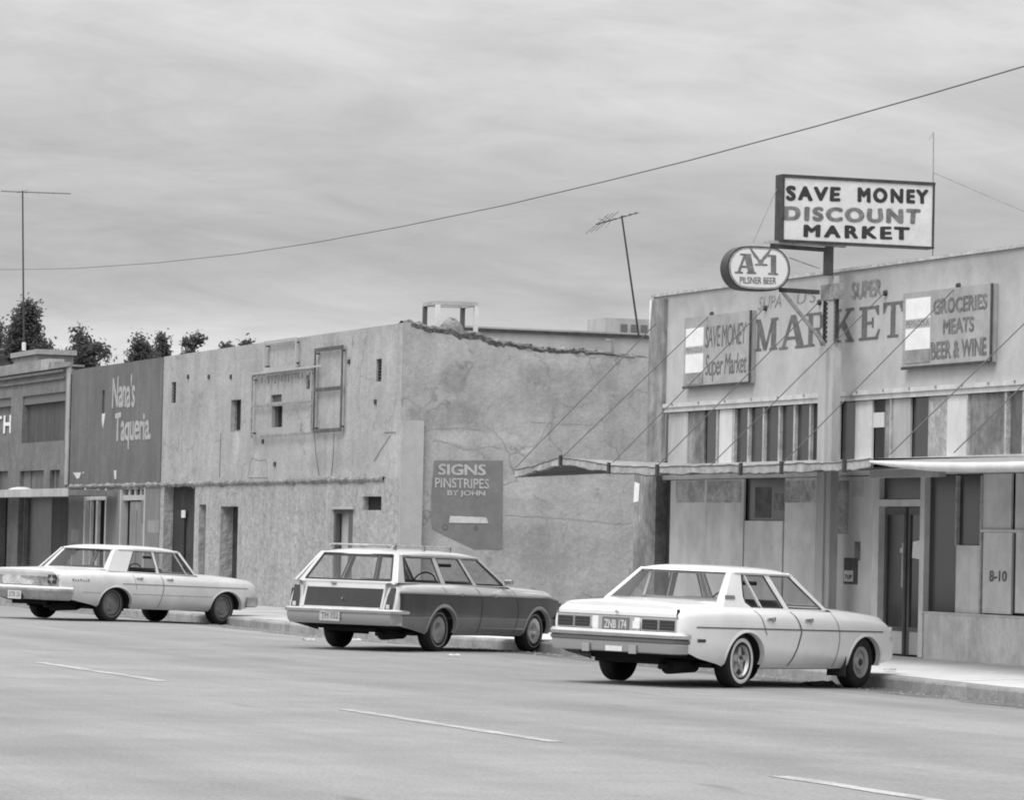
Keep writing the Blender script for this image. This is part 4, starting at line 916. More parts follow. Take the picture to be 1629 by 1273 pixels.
b = MB(); b.box(XL, xs_, -.10, .3, ZB-.25, ZB-.02); b.box(XL, xs_, -.06, .26, ZB-.019, ZB+.03); b.build('parapet', mat('parapet_brick', .23, .93, blotch=.2, bscale=1.5, fine=.15), br)
for i, (xa_, xb_, h_) in enumerate(((xs_, xs_+.9, .02), (xs_+.9, xs_+1.6, -.08), (xs_+1.6, XB-.003, -.2))):
    b = MB(); b.box(xa_+.002, xb_, -.10, .3, ZB-.25, ZB+h_); b.build('parapet_block', stucco_side if i < 1 else MATS['parapet_brick'], br)
for z, p_ in ((ZB-.33, .07), (ZB-.50, .05)):
    b = MB(); b.box(XL, XB-.6, -.03-p_, -.031, z-.03, z+.03); b.build('corbel_course', mat('corbel', .12, .9, blotch=.2, fine=.2), br)
xp0 = onY(109, 650)[0]; b = MB(); b.box(xp0, XB-.004, -.06, -.031, zled+.05, ZB-.26); b.build('end_pier', stucco_side, br)
pw = mat('panel_wood_dark', .08, .85, blotch=.12, streak=.2)
for o, nm in ((u1, 'sign_panel'), (u2, 'sign_panel')):
    b = MB(); b.box(o[0], o[1], .13, .18, o[2], o[3]); pp = b.build(nm, pw if o is u1 else paint_mid, br)
    b = MB(); b.box(o[0], o[1], .02, .128, o[3]-.22, o[3]-.002); b.build('head_moulding', mat('moulding', .15, .9), pp)
    for k in range(1, 5):
        x = o[0]+(o[1]-o[0])*k/5; b = MB(); b.box(x-.012, x+.012, .122, .1295, o[2], o[3]-.221); b.build('batten', paint_mid, pp)
r = rect(-22, 19, 662, 691, .11); lettering('ITH', quadY(r[0]+.6, r[1]-.02, r[2], r[3], .10), white_paint, br, .03, spacing=1.2)
for o in (l1, l2, l3):
    b = MB(); b.box(o[0], o[1], .07, .1, o[2], o[3]); b.build('window_pane', paint_dark if o is not l2 else mat('pane_grey', .16, .8, blotch=.2, streak=.2), br)
    x = o[0]+(o[1]-o[0])*.35; b = MB(); b.box(x-.04, x+.04, .03, .069, o[2], o[3]); b.build('mullion', brick_dark, br)
b = MB(); b.box(g1[0], g1[1], .36, .4, GZ, g1[3]); b.build('dark_opening', black, br)
b = MB(); b.box(g2[0], g2[1], .26, .3, GZ, g2[3]); b.build('dark_opening', black, br)
b = MB(); b.box(g3[0], g3[1], .08, .12, GZ, g3[3]); b.build('shop_window', mat('shop_glass_dusty', .035, .35, blotch=.55, bscale=1.6, streak=.25), br)
for px in (79,):
    x = onY(px, 850)[0]; b = MB(); b.box(x-.05, x+.05, .03, .079, GZ, g3[3]); b.build('mullion', paint_mid, br)
r = rect(80, 109, 795, 985); b = MB(); b.box(r[0], g3[1], .04, .079, GZ, g3[3]); b.build('dark_board', mat('board_dark', .06, .9, streak=.2), br)
cz = onY(60, 786, -1.2)
ca = thing('flat_canopy', ((XB+XL)/2, -.7, cz[2]), 'thin flat canopy along the dark brick building', 'canopy')
b = MB(); x_e = onY(109, 788, -1.2)[0]; b.box(XL, x_e, -1.2, -.101, cz[2]-.04, cz[2]+.09); b.build('slab', mat('canopy_grey', .22, .9, blotch=.2, streak=.2), ca)
b = MB(); b.box(XL, x_e+.02, -1.24, -1.201, cz[2]-.07, cz[2]+.12); b.build('fascia', panel_d, ca)
q = onY(8, 778, -1.0); b = MB(); rows = []
for i in range(6):
    a = math.pi/2*i/5; rows.append([(q[0]+.9*math.cos(a)*math.cos(u), -.6+.3*math.cos(a)*math.sin(u), cz[2]+.09+.12*math.sin(a)) for u in np.linspace(0, 2*math.pi, 16)])
b.grid(rows); tag(b.build('canopy_bundle', panel_b, loc=(q[0], -.6, cz[2]+.09), smooth=60), 'pale bundle lying on the flat canopy at the left', 'bundle')
# chimney base + tall aerial
a = rect(20, 62, 559, 580, 2.0); zch = a[3]
ch = thing('roof_chimney', ((a[0]+a[1])/2, 2.5, ZB-.7), 'low square chimney on the brick building roof', 'chimney')
b = MB(); b.box(a[0]+.1, a[1]-.1, 2.0, 3.0, ZB-.7, zch-.14); b.build('stack', MATS['parapet_brick'], ch)
b = MB(); b.box(a[0], a[1], 1.93, 3.07, zch-.138, zch); b.build('cap', stucco_side, ch)
E = lambda px, py: onY(px, py, 2.4)
aerial('tv_aerial', np.array([E(38, 558)[0], 2.4, zch]), E(36, 303), [E(2, 304), E(112, 308)], [[E(28, 301), E(44, 308)], [E(27, 307), E(45, 302)], [E(30, 304), E(33, 312)], [E(60, 303), E(62, 310)], [E(84, 305), E(86, 310)]], 'very tall television aerial mast above the brick building', .028)
for k, (pa_) in enumerate(((36, 420),)):
    b = MB(); b.tube([E(38, 545), E(38, 558)], .06, 8); b.build('mast_sleeve', panel_a, bpy.data.objects['tv_aerial.001'])

# ------------------------------------------------------------------ overhead cable across the whole street view
def ctrl(px, py, dist):
    d = ray(px, py); d = d/np.linalg.norm(d[:2]); return EYE+d*dist
pxs = [(-330, 436), (-150, 434), (0, 429), (120, 427), (250, 418), (380, 404), (500, 386), (640, 360), (800, 327), (960, 289), (1100, 254), (1300, 200), (1480, 149), (1629, 105), (1800, 53), (2100, -45)]
pp = []
for i, (a_, b_) in enumerate(pxs):
    # the cable is a straight run in plan from beyond the brick building to a pole off to the right
    P0 = np.array([-125., 2.0]); P1 = np.array([-20., -7.5]); d = ray(a_, b_)
    M_ = np.array([[P1[0]-P0[0], -d[0]], [P1[1]-P0[1], -d[1]]]); s_, t_2 = np.linalg.solve(M_, EYE[:2]-P0)
    if t_2 > 0: pp.append(EYE+d*t_2)
b = MB(); b.tube(pp, .0075, 6)
tag(b.build('overhead_cable', mat('cable_dark', .12, .8), loc=pp[0]), 'long sagging overhead cable crossing the sky above the roofs', 'cable')

# ------------------------------------------------------------------ trees behind the buildings
leafm = mat('foliage', .12, .75, blotch=.3, bscale=.5, fine=.2, fscale=3)
_t = leafm.node_tree; _b = _t.nodes['Principled BSDF']; _tr = _t.nodes.new('ShaderNodeBsdfTranslucent'); _tr.inputs[0].default_value = (.12, .12, .12, 1)
_mx = _t.nodes.new('ShaderNodeMixShader'); _mx.inputs[0].default_value = .65; _t.links.new(_b.outputs[0], _mx.inputs[1]); _t.links.new(_tr.outputs[0], _mx.inputs[2])
_t.links.new(_mx.outputs[0], _t.nodes['Material Output'].inputs[0])
barkm = mat('bark', .08, .95, blotch=.3, bscale=3)
def tree(px, ptop, dist, width_px, lab, seed, shape='round', dens=1., hpx=90):
    rs = random.Random(seed); d = ray(px, 850); d = d/np.linalg.norm(d[:2]); base = EYE+d*dist; base[2] = 0
    s = FOC/dist; dt = ray(px, ptop); H = (EYE+dt/np.linalg.norm(dt[:2])*dist)[2]; Rw = width_px/2/s*1.15; hc = hpx/s*.62
    t = thing('roof_line_tree', tup(base), lab, 'tree', None)
    b = MB(); b.tube([(base[0], base[1], 0), (base[0]+.1, base[1], H*.4), (base[0]-.1, base[1], H*.62), (base[0], base[1], H*.9)], [.32, .24, .16, .04], 8)
    t_ = b.build('trunk', barkm, t)
    clumps = []
    nc = int(44*dens+8)
    for i in range(nc):
        u = rs.uniform(-1, 1); v = rs.uniform(0, 1)
        wv = math.sqrt(max(0, 1-(v if shape == 'round' else v**.8)**2.2)) if shape == 'round' else (1-v)**.75
        a = rs.uniform(0, 2*math.pi); rr = Rw*wv*math.sqrt(rs.random())*1.0
        clumps.append(np.array([base[0]+rr*math.cos(a), base[1]+rr*math.sin(a), H-hc*2*(1-v)-rs.uniform(.0, .9)+(rs.random() < .2)*rs.uniform(.1, .4)]))
    for i in range(0, nc, 3):
        c = clumps[i]; b = MB(); b.tube([(base[0], base[1], c[2]-hc*.5), ((base[0]+c[0])/2, (base[1]+c[1])/2, c[2]-hc*.3), tup(c)], [.09, .06, .02], 5); b.build('limb', barkm, t)
    b = MB(); V = []; F = []
    for c in clumps:
        r_ = max(Rw*rs.uniform(.10, .24), rs.uniform(.16, .30))
        for k in range(int(rs.uniform(110, 180))):
            g = np.array([rs.gauss(0, 1), rs.gauss(0, 1), rs.gauss(.15, 1.0)])*r_*.52
            p = c+g; sz = rs.uniform(.03, .075)*(dist/110)
            n1 = np.array([rs.gauss(0, 1), rs.gauss(0, 1), rs.gauss(0, 1)]); n1 /= np.linalg.norm(n1); n2 = np.cross(n1, [rs.gauss(0, 1), rs.gauss(0, 1), 1]); n2 /= np.linalg.norm(n2)
            k0 = len(V); V += [p-n1*sz, p+n2*sz*.55, p+n1*sz, p-n2*sz*.55]; F.append((k0, k0+1, k0+2, k0+3))
    b.add(V, F); b.build('crown', leafm, t, recalc=False)
    return t
tree(34, 478, 135, 118, 'tall dense tree behind the brick building aerial', 1, 'cone', 3.2, 130)
tree(-30, 500, 140, 90, 'tree at the left edge of the view behind the brick building', 11, 'round', 1.6, 110)
tree(122, 525, 130, 96, 'ragged round tree behind the gap above the taqueria front', 2, 'round', 1.35, 75)
tree(222, 538, 132, 66, 'bushy tree showing over the right half of the taqueria roof', 3, 'round', 1.0, 62)
tree(250, 537, 140, 34, 'narrow tree beside the bushy one over the taqueria roof', 4, 'cone', .6, 62)
tree(297, 537, 136, 50, 'small open tree above the left end of the stucco block', 5, 'round', .7, 56)
tree(355, 539, 142, 26, 'small tree tip peeking over the stucco block roof', 6, 'cone', .5, 80)
tree(384, 543, 145, 14, 'thin treetop just left of the roof edge sign frame', 8, 'cone', .35, 70)
# ================================================================== CARS
tyre_m = mat('tyre_rubber', .018, .85, blotch=.2, bscale=6); rim_m = mat('rim_steel', .20, .5, metal=.3, blotch=.2, bscale=12)
chrome = mat('chrome', .55, .22, metal=1.0, blotch=.08, bscale=5); chrome_d = mat('chrome_dark', .10, .4)  # darker chrome tone for the lens bars
under_m = mat('underbody', .010, .9); carglass = glassmat('car_glass', .90, .05); lamp_d = mat('tail_lens', .03, .25, spec=.5)
lamp_p = mat('lamp_pale', .5, .3); rubber = mat('seal_rubber', .03, .6); gapm = mat('door_gap', .05, .8); seat_m = mat('seat_vinyl', .13, .6)
seat_p = mat('seat_pale', .30, .6); whitewall = mat('whitewall', .62, .7); rimdust = mat('rim_dusty', .16, .7, blotch=.2, bscale=10)

def mkcar(S, Rpx, theta, label, cat='car'):
    # ---- placement: four wheels standing on the cambered road
    g = onZ(*Rpx, z=.07)
    for _ in range(6): g = onZ(*Rpx, z=roadz(g[0], g[1]))
    va = math.atan2(CM[1, 2], CM[0, 2]); hd = va-math.radians(theta)
    fx = np.array([math.cos(hd), math.sin(hd), 0]); ly = np.array([-fx[1], fx[0], 0])
    tr = S['track']/2; rm = g[:2]+ly[:2]*tr; fm = rm+fx[:2]*S['wb']
    zr_ = roadz(*g[:2]); zl_ = roadz(*(rm+ly[:2]*tr)); zfr = roadz(*(fm-ly[:2]*tr)); zfl = roadz(*(fm+ly[:2]*tr))
    zR = (zr_+zl_)/2; zF = (zfr+zfl)/2
    X_ = np.array([fm[0]-rm[0], fm[1]-rm[1], zF-zR]); X_ /= np.linalg.norm(X_)
    Y_ = np.array([ly[0], ly[1], ((zl_+zfl)-(zr_+zfr))/2/(2*tr)]); Y_ -= X_*Y_.dot(X_); Y_ /= np.linalg.norm(Y_); Z_ = np.cross(X_, Y_)
    car = bpy.data.objects.new(S['name'], None); C.objects.link(car)
    car.matrix_world = Matrix(((X_[0], Y_[0], Z_[0], rm[0]), (X_[1], Y_[1], Z_[1], rm[1]), (X_[2], Y_[2], Z_[2], zR+.003), (0, 0, 0, 1)))
    OFF[car.name] = np.zeros(3); tag(car, label, cat)
    paint = S['paint']; WB = S['wb']; ro, fo = S['ro'], S['fo']; sill = S['sill']; Ra = S['arch']; wr = S['wr']
    def ip(key, x): k = S[key]; return float(np.interp(x, [q[0] for q in k], [q[1] for q in k]))
    PR = [(0, .900), (.06, .935), (.16, .968), (.30, .985), (.45, .995), (.60, 1.0), (.72, .998), (.83, .985), (.91, .965), (.96, .935), (1.0, .895)] if 'prof' not in S else S['prof']
    def Wz(x, z):
        zs = ip('zs', x); f = (z-sill)/(zs-sill); return ip('W', x)*float(np.interp(f, [q[0] for q in PR], [q[1] for q in PR]))
    def archz(x):
        z = ip('zb', x)
        for cx in (0, WB):
            d = abs(x-cx); ra = S.get('arch_r', Ra) if cx == 0 else Ra
            if d < ra: z = max(z, wr+ (ra-wr*0)*math.sqrt(1-(d/ra)**2)*(S.get('archh', .97)) if d < ra else z)
        return z
    def dxs(x, z):   # rake of the tail and the nose
        r = 0
        if x < -ro+.35: r += S['tail'](z)*min(1, (-ro+.35-x)/.35)
        if x > WB+fo-.35: r += S['nose'](z)*min(1, (x-(WB+fo-.35))/.35)
        return x+r
    st = set([-ro, -ro+.015, -ro+.05, WB+fo, WB+fo-.015, WB+fo-.05])
    for x in np.arange(-ro+.1, WB+fo-.06, .085): st.add(round(float(x), 3))
    for cx in (0, WB):
        ra = S.get('arch_r', Ra) if cx == 0 else Ra
        st = {s for s in st if not (ra-.02 < abs(s-cx) < ra+.02)}
        for a in np.linspace(0, math.pi, 25): st.add(round(cx+ra*math.cos(a)*.9999, 4))
        st.add(round(cx-ra-.003, 4)); st.add(round(cx+ra+.003, 4))
    st = sorted(st); NS = 16; c0, c1 = S['cabin']
    def shell(sd):
        rows = []
        for x in st:
            zb = archz(x); zs = ip('zs', x); row = []
            for j in range(NS+1):
                f = j/NS; f = 1-(1-f)**1.35; z = zb+(zs-zb)*f; row.append((dxs(x, z), sd*Wz(x, z), z))
            rows.append(row)
        return rows
    b = MB()
    for sd in (-1, 1): b.grid(shell(sd))
    # hood, deck
    def toprow(x):
        zs = ip('zs', x); ys = Wz(x, zs); zc = ip('zc', x); r = []
        for u in (1, .985, .965, .93, .86, .7, .5, .25, 0, -.25, -.5, -.7, -.86, -.93, -.965, -.985, -1):
            a = abs(u); z = zs+(zc-zs)*(1-a**2.2)+(.030*(1-((a-.93)/.07)**2) if a > .93 else .030*(1-max(0, (.93-a)/.93)**.0 * 0)) * (1 if a > .93 else 1)*(1 if S.get('crownedge', 1) else 0)
            r.append((dxs(x, zs), u*ys, z if a < 1 else zs))
        return r
    seg1 = [x for x in st if x <= c0]; seg2 = [x for x in st if x >= c1]
    b.grid([toprow(x) for x in seg1]); b.grid([toprow(x) for x in seg2])
    # shelf beside the windows
    for sd in (-1, 1):
        rr = []
        for x in [q for q in st if c0-.09 <= q <= c1+.09]:
            zs = ip('zs', x); ys = Wz(x, zs); rr.append([(x, sd*ys, zs), (x, sd*(ys-.02), zs+.018), (x, sd*(ys-.06), zs+.022), (x, sd*(ys-.12), zs+.01), (x, sd*(ys-.12), zs-.3)])
        b.grid(rr)
    for e in (st[0], st[-1]):
        zb = archz(e); zs = ip('zs', e); rows = []
        for j in range(NS+1):
            f = j/NS; f = 1-(1-f)**1.35; z = zb+(zs-zb)*f; y = Wz(e, z); rows.append([(dxs(e, z), y*u, z) for u in np.linspace(-1, 1, 9)])
        b.grid(rows); tr_ = toprow(e); b.poly(tr_)
    b.build('body', paint, car, smooth=38)
    # arch lips
    for cx in (0, WB):
        ra = S.get('arch_r', Ra) if cx == 0 else Ra
        for sd in (-1, 1):
            pts_ = [(cx+ra*math.cos(a), wr+ra*S.get('archh', .97)*math.sin(a)) for a in np.linspace(-.12, math.pi+.12, 30)]
            b = MB(); rows = [[], [], [], []]
            for x, z in pts_:
                y = Wz(x, z); n_ = np.array([x-cx, z-wr]); n_ /= np.linalg.norm(n_)
                for r_, (o_, k_) in zip(rows, ((.035, .001), (.02, .010), (.0, .010), (-.004, -.05))): r_.append((x+n_[0]*o_, sd*(Wz(x+n_[0]*o_, z+n_[1]*o_)+k_), z+n_[1]*o_))
            b.grid(rows); b.build('wheel_arch', paint if not S.get('wood') else S['wood_trim'], car, smooth=60)
            b = MB(); rows = [[], []]
            for x, z in pts_:
                rows[0].append((x, sd*(Wz(x, z)-.012), z)); rows[1].append((x, sd*(ip('W', cx)-.42), z))
            b.grid(rows); n_ = len(pts_); b.poly([(x, sd*(ip('W', cx)-.42), z) for x, z in pts_]); b.build('arch_liner', under_m, car)
    # surface patches (panel gaps, trim, wood) that follow the body side
    def patch(name, fl, fr, zl, zh, off, m, nx=6, nz=10, sd=-1, smooth=30, follow=True):
        b = MB(); rows = []
        for j in range(nz+1):
            z = zl+(zh-zl)*j/nz; xa, xb = fl(z), fr(z)
            rows.append([(x, sd*(Wz(x, max(z, zl))+off), z) for x in np.linspace(xa, xb, nx+1)])
        b.grid(rows); return b.build(name, m, car, smooth=smooth)
    def patch_x(name, xa, xb, flo, fhi, off, m, sd=-1, nz=6, step=.05):
        xs_ = np.arange(xa, xb+.001, step)
        if name in ('side_strip', 'crease_line'):
            ok = [x for x in xs_ if archz(x)+.03 < flo(x)]; runs = []
            for x in ok:
                if runs and x-runs[-1][-1] < step*1.5: runs[-1].append(x)
                else: runs.append([x])
            if len(runs) != 1 or len(ok) != len(xs_):
                for r_ in runs:
                    if len(r_) > 1: patch_x(name+'_', r_[0], r_[-1], flo, fhi, off, m, sd, nz, step).name = name
                return
        b = MB(); rows = []
        for j in range(nz+1):
            rows.append([(x, sd*(Wz(x, flo(x)+(fhi(x)-flo(x))*j/nz)+off), flo(x)+(fhi(x)-flo(x))*j/nz) for x in xs_])
        b.grid(rows); return b.build(name, m, car, smooth=30)
    if S.get('wood'):
        wl_, wh_ = S['wood']
        for sd in (-1, 1):
            f1 = lambda x: max(wl_(x), archz(x)+.045)
            patch_x('wood_panel', S['wood_x'][0], S['wood_x'][1], lambda x: min(f1(x), wh_(x)-.01), wh_, .0025, S['wood_m'], sd)
            patch_x('lower_panel', -ro+.12, WB+fo-.15, lambda x: min(archz(x)+(.045 if archz(x) > ip('zb', x)+.01 else .002), wl_(x)-.006), lambda x: wl_(x)-.004, .002, S['low_m'], sd, 4)
            patch_x('trim_strip', S['wood_x'][0], S['wood_x'][1], lambda x: max(wh_(x)-.008, 0), lambda x: wh_(x)+.014, .007, S['wood_trim'], sd, 1)
    gw = .0075
    for (zt_, xt_, zm_, xm__, zb_, xb_, wide) in S['gaps']:
        fc = lambda z: float(np.interp(z, [zb_, (zb_+zm_)/2, zm_, (zm_+zt_)/2, zt_], [xb_, xm__+(xb_-xm__)*.36, xm__, xm__+(xt_-xm__)*.36, xt_]))
        for sd in (-1, 1): patch('door_gap', lambda z: fc(z)-gw*wide, lambda z: fc(z)+gw*wide, zb_, zt_, .0055, gapm, 1, 14, sd)
    for (xa, xb, z, h, m_, nm) in S['strips']:
        for sd in (-1, 1): patch_x(nm, xa, xb, lambda x: z, lambda x: z+h, .006, m_, sd, 2)
    # door handles, side lamps
    for hx in S['handles']:
        for sd in (-1, 1):
            y = sd*(Wz(hx, S['hz'])+.012); b = MB(); b.box(hx-.085, hx+.06, y-.012, y+.012, S['hz']-.012, S['hz']+.014); b.box(hx+.03, hx+.075, y-.02, y+.014, S['hz']-.024, S['hz']+.024); b.build('door_handle', chrome, car, bevel=.004)
    for (xa, xb, z, h, m_, nm) in S.get('side_lamps', []):
        for sd in (-1, 1): patch_x(nm, xa, xb, lambda x: z, lambda x: z+h, .008, m_, sd, 1)
    # ---- glasshouse
    yb, yr = S['yb'], S['yr']; zB = S['zbelt']; zRf = S['zroof']
    def G(x, t, sd, ins=0.): return np.array([x, sd*(yb+(yr-yb)*t-ins), (zB(x)*(1-t)+zRf*t)])
    def gpoly(name, pts_, m, parent=car, th=.035, ins=0.):
        b = MB()
        for sd in (-1,):
            b.prism([tup(G(x, t, sd, ins)) for x, t in pts_], (0, th, 0))
        o1 = b.build(name, m, parent); b = MB(); b.prism([tup(G(x, t, 1, ins)) for x, t in pts_], (0, -th, 0)); b.build(name, m, parent); return o1
    for nm, pts_ in S['pillars']: gpoly(nm, pts_, paint)
    for nm, pts_ in S['side_glass']:
        gpoly('seal', pts_, rubber, th=.004, ins=.018) if 0 else None
        b = MB(); b.poly([tup(G(x, t, -1, .017)) for x, t in pts_]); b.build('side_window', carglass, car, recalc=False)
        b = MB(); b.poly([tup(G(x, t, 1, .017)) for x, t in pts_]); b.build('side_window', carglass, car, recalc=False)
        n_ = len(pts_)
        for sd in (-1, 1):
            b = MB(); cxy = np.array(pts_).mean(0)
            for i in range(n_):
                a_, c_ = np.array(pts_[i]), np.array(pts_[(i+1) % n_])
                b.tube([G(*a_, sd, .008), G(*c_, sd, .008)], .008, 4)
            b.build('window_seal', rubber, car)
    # roof skin
    x0, x1 = S['roofx']; b = MB(); rows = []
    us = np.concatenate([[0, .012, .035, .07, .12], np.linspace(.2, .8, 9), [.88, .93, .965, .988, 1]])
    vs_ = np.array([-1, -.985, -.955, -.91, -.83, -.65, -.4, -.15, .15, .4, .65, .83, .91, .955, .985, 1])
    hR = S['hR']
    for u in us:
        x = x0+(x1-x0)*u; e = abs(2*u-1); bow = S.get('bow', .04)*(1-e**2)
        fu = (1-e**5)**.5 if e < 1 else 0
        row = []
        for v in vs_:
            a = abs(v); fv = (1-a**4.5)**.5 if a < 1 else 0
            row.append((x+S.get('roofcurve', .05)*(1-a**2)*(1 if u > .5 else -1)*abs(2*u-1)**3, v*(yr+.008), zRf-.008+bow*.6+hR*fu*fv-bow*.6*(1-fu)))
        rows.append(row)
    b.grid(rows); b.build('roof', paint, car, smooth=50)
    b = MB(); b.box(x0+.02, x1-.02, -yr+.03, yr-.03, zRf-.01, zRf-.004); b.build('headliner', seat_m, car)
    for sd in (-1, 1): b = MB(); b.tube([(x0+.06, sd*(yr+.012), zRf-.004), (x1-.03, sd*(yr+.012), zRf-.004)], .009, 5); b.build('drip_rail', chrome if S.get('chromerail') else paint, car)
    # rear glass and windscreen, in frames
    def screen(nm, xb_, xt_, ybb, ytt, zb_, zt_, fr_, gl='rear_window'):
        P = [np.array(p, float) for p in ((xb_, -ybb, zb_), (xb_, ybb, zb_), (xt_, ytt, zt_), (xt_, -ytt, zt_))]
        cen = sum(P)/4
        def inn(fs, ft, fb): # inset frame
            o = []
            u0, u1 = fs, 1-fs; v0, v1 = fb, 1-ft
            for u, v in ((u0, v0), (u1, v0), (u1, v1), (u0, v1)): o.append((P[0]*(1-u)+P[1]*u)*(1-v)+(P[3]*(1-u)+P[2]*u)*v)
            return o
        Q = inn(*fr_); b = MB(); nrm = np.cross(P[1]-P[0], P[3]-P[0]); nrm /= np.linalg.norm(nrm)
        if nrm[0]*(-1 if xb_ < xt_ else 1) < 0: nrm = -nrm
        for i in range(4):
            j = (i+1) % 4; b.prism([P[i], P[j], Q[j], Q[i]], -nrm*.03)
        b.build(nm+'_frame', paint, car)
        # bowed glass pane
        rows = []; Q2 = [q-nrm*.012 for q in Q]
        for v in np.linspace(0, 1, 7): rows.append([(Q2[0]*(1-u)+Q2[1]*u)*(1-v)+(Q2[3]*(1-u)+Q2[2]*u)*v+nrm*.018*(1-(2*u-1)**2) for u in np.linspace(0, 1, 11)])
        b = MB(); b.grid(rows); b.build(gl, carglass, car, smooth=60, recalc=False)
        b = MB(); [b.tube([Q[i]-nrm*.002, Q[(i+1) % 4]-nrm*.002], S.get('sealr', .011), 5) for i in range(4)]; b.build('window_seal', S.get('sealm', chrome), car)
    screen('rear_screen', *S['rear'], 'rear_window'); screen('windscreen', *S['wind'], 'windscreen')
    # inside: floor tub, seats, wheel
    b = MB(); b.box(-.75 if not S.get('wagon') else -ro+.25, WB-.45, -yb+.16, yb-.16, .30, .36); b.box(c1-.03, c1+.02, -yb+.16, yb-.16, .36, zB(c1)-.03); b.build('floor_pan', under_m, car)
    for sd in (-1, 1): b = MB(); b.box(c0, c1, sd*(yb-.13), sd*(yb-.10), .36, zB(.5)-.02); b.build('door_lining', seat_m, car)
    def seat(x, m_, h=.55, name='seat'):
        b = MB(); zb_ = .42
        b.add([(x-.04, y, z) for y in (-yb+.18, yb-.18) for z in (zb_, zb_+.1)], [])
        prof_ = [(x-.02, zb_), (x+.5, zb_), (x+.52, zb_+.10), (x+.46, zb_+.16), (x+.12, zb_+.12), (x-.02, zb_+h-.02), (x-.06, zb_+h+.02), (x-.13, zb_+h), (x-.14, zb_+h-.06)]
        b = MB(); b.prism([(px_, -yb+.17, pz_) for px_, pz_ in prof_], (0, 2*yb-.34, 0)); return b.build(name, m_, car, bevel=.02)
    for sx, m_ in S['seats']: seat(sx, m_)
    b = MB(); cc = np.array([c1-.42, .36, zB(c1)+.0]); b.tube([cc+.19*np.array([.35*math.sin(a), math.cos(a), .94*math.sin(a)]) for a in np.linspace(0, 2*math.pi, 22)], .012, 5); b.tube([cc, cc+np.array([.3, 0, -.12])], .02, 6); b.build('steering_wheel', under_m, car)
    b = MB(); b.tube([(c1-.3, .0, zRf-.12), (c1-.3, .22, zRf-.12)], .028, 6); b.build('interior_mirror', under_m, car)
    # underbody
    b = MB(); b.box(.46, WB-.46, -ip('W', 1)*.84, ip('W', 1)*.84, sill-.0, .32); b.box(-.36, .46, -.5, .5, sill+.03, .42); b.box(-ro+.22, -.36, -.60, .60, sill+.10, .42); b.box(-ro+.25, -ro+.75, -.42, .42, sill+.02, .33); b.box(WB-.4, WB+fo-.2, -.5, .5, sill, .4)
    b.build('chassis', under_m, car)
    b = MB(); b.tube([(0, -tr, wr), (0, tr, wr)], .045, 8); b.lathe([(0, -.16), (.09, -.13), (.135, 0), (.09, .13), (0, .16)], (0, 0, wr-.02), 14); b.build('rear_axle', under_m, car, smooth=40)
    b = MB(); b.tube([(-ro+.9, -.46, sill+.02), (-ro+.35, -.46, sill+.0)], .085, 10); b.tube([(-ro+.36, -.46, sill+.01), (-ro+.12, -.5, sill+.0)], .03, 8); b.build('silencer', under_m, car, smooth=40)
    for sd in (-1, 1): b = MB(); b.bar((-.55, sd*(tr-.14), .24), (.55, sd*(tr-.14), .22), .06, .05); b.build('leaf_spring', under_m, car)
    b = MB(); b.tube([(WB, -tr, wr-.05), (WB, tr, wr-.05)], .05, 8); b.build('front_axle', under_m, car)
    # ---- wheels
    tw = S.get('tw', .19)
    def wheel(x, sd, style):
        y = sd*tr; so_ = sd; h = tw/2
        def LP(prof_): return [(r, so_*yy) for r, yy in prof_]
        Ro = wr; Ri = S['rim']
        b = MB(); b.lathe(LP([(Ri-.01, -h*.8), (Ri+.03, -h), (Ro-.05, -h*1.04), (Ro-.012, -h*.9), (Ro, -h*.7), (Ro, h*.7), (Ro-.012, h*.9), (Ro-.05, h*1.04), (Ri+.03, h*1.0), (Ri, h*.86)]), (x, y, wr), 44)
        wo = b.build('wheel', tyre_m, car, smooth=40); OFF[wo.name] = np.zeros(3)
        b = MB(); b.lathe(LP([(Ri+.004, h*.90), (Ri-.012, h*.92), (Ri-.025, h*.55), (Ri-.05, h*.45), (.10, h*.50), (.085, h*.68), (0, h*.70)]), (x, y, wr), 36); b.build('rim', S['rimm'][style == 'rally' or style == 'cap' and 0 or 0] if 0 else (rim_m if style != 'dusty' else rimdust), wo, smooth=40)
        b = MB(); b.lathe(LP([(Ri, -h*.7), (0, -h*.7)]), (x, y, wr), 20); b.build('brake_drum', under_m, wo)
        if style == 'rally':
            b = MB(); b.lathe(LP([(Ro-.050, h*1.05), (Ro-.054, h*1.075), (Ro-.088, h*1.07), (Ro-.092, h*1.04)]), (x, y, wr), 44); b.build('whitewall_stripe', whitewall, wo, smooth=40)
            b = MB(); b.lathe(LP([(Ri+.006, h*.97), (Ri-.01, h*1.0), (Ri-.03, h*.8), (Ri-.035, h*.6)]), (x, y, wr), 40); b.build('trim_ring', chrome, wo, smooth=40)
            b = MB(); b.lathe(LP([(Ri-.036, h*.52), (0, h*.5)]), (x, y, wr), 24); b.build('slot_backing', gapm, wo)
            for k in range(5):
                a = 2*math.pi*k/5+.3; c, s_ = math.cos(a), math.sin(a); b = MB(); yy = y+so_*h*.56
                b.prism([(x+c*r+(-s_)*w_2, yy, wr+s_*r+c*w_2) for r, w_2 in ((.05, .045), (Ri-.032, .022), (Ri-.032, -.022), (.05, -.045))], (0, so_*.02, 0)); b.build('spoke', mat('spoke_silver', .42, .4, metal=.4), wo)
            b = MB(); b.lathe(LP([(.068, h*.62), (.062, h*.92), (.05, h*1.0), (0, h*1.02)]), (x, y, wr), 20); b.build('hub_cap', chrome, wo, smooth=40)
        elif style == 'ring':
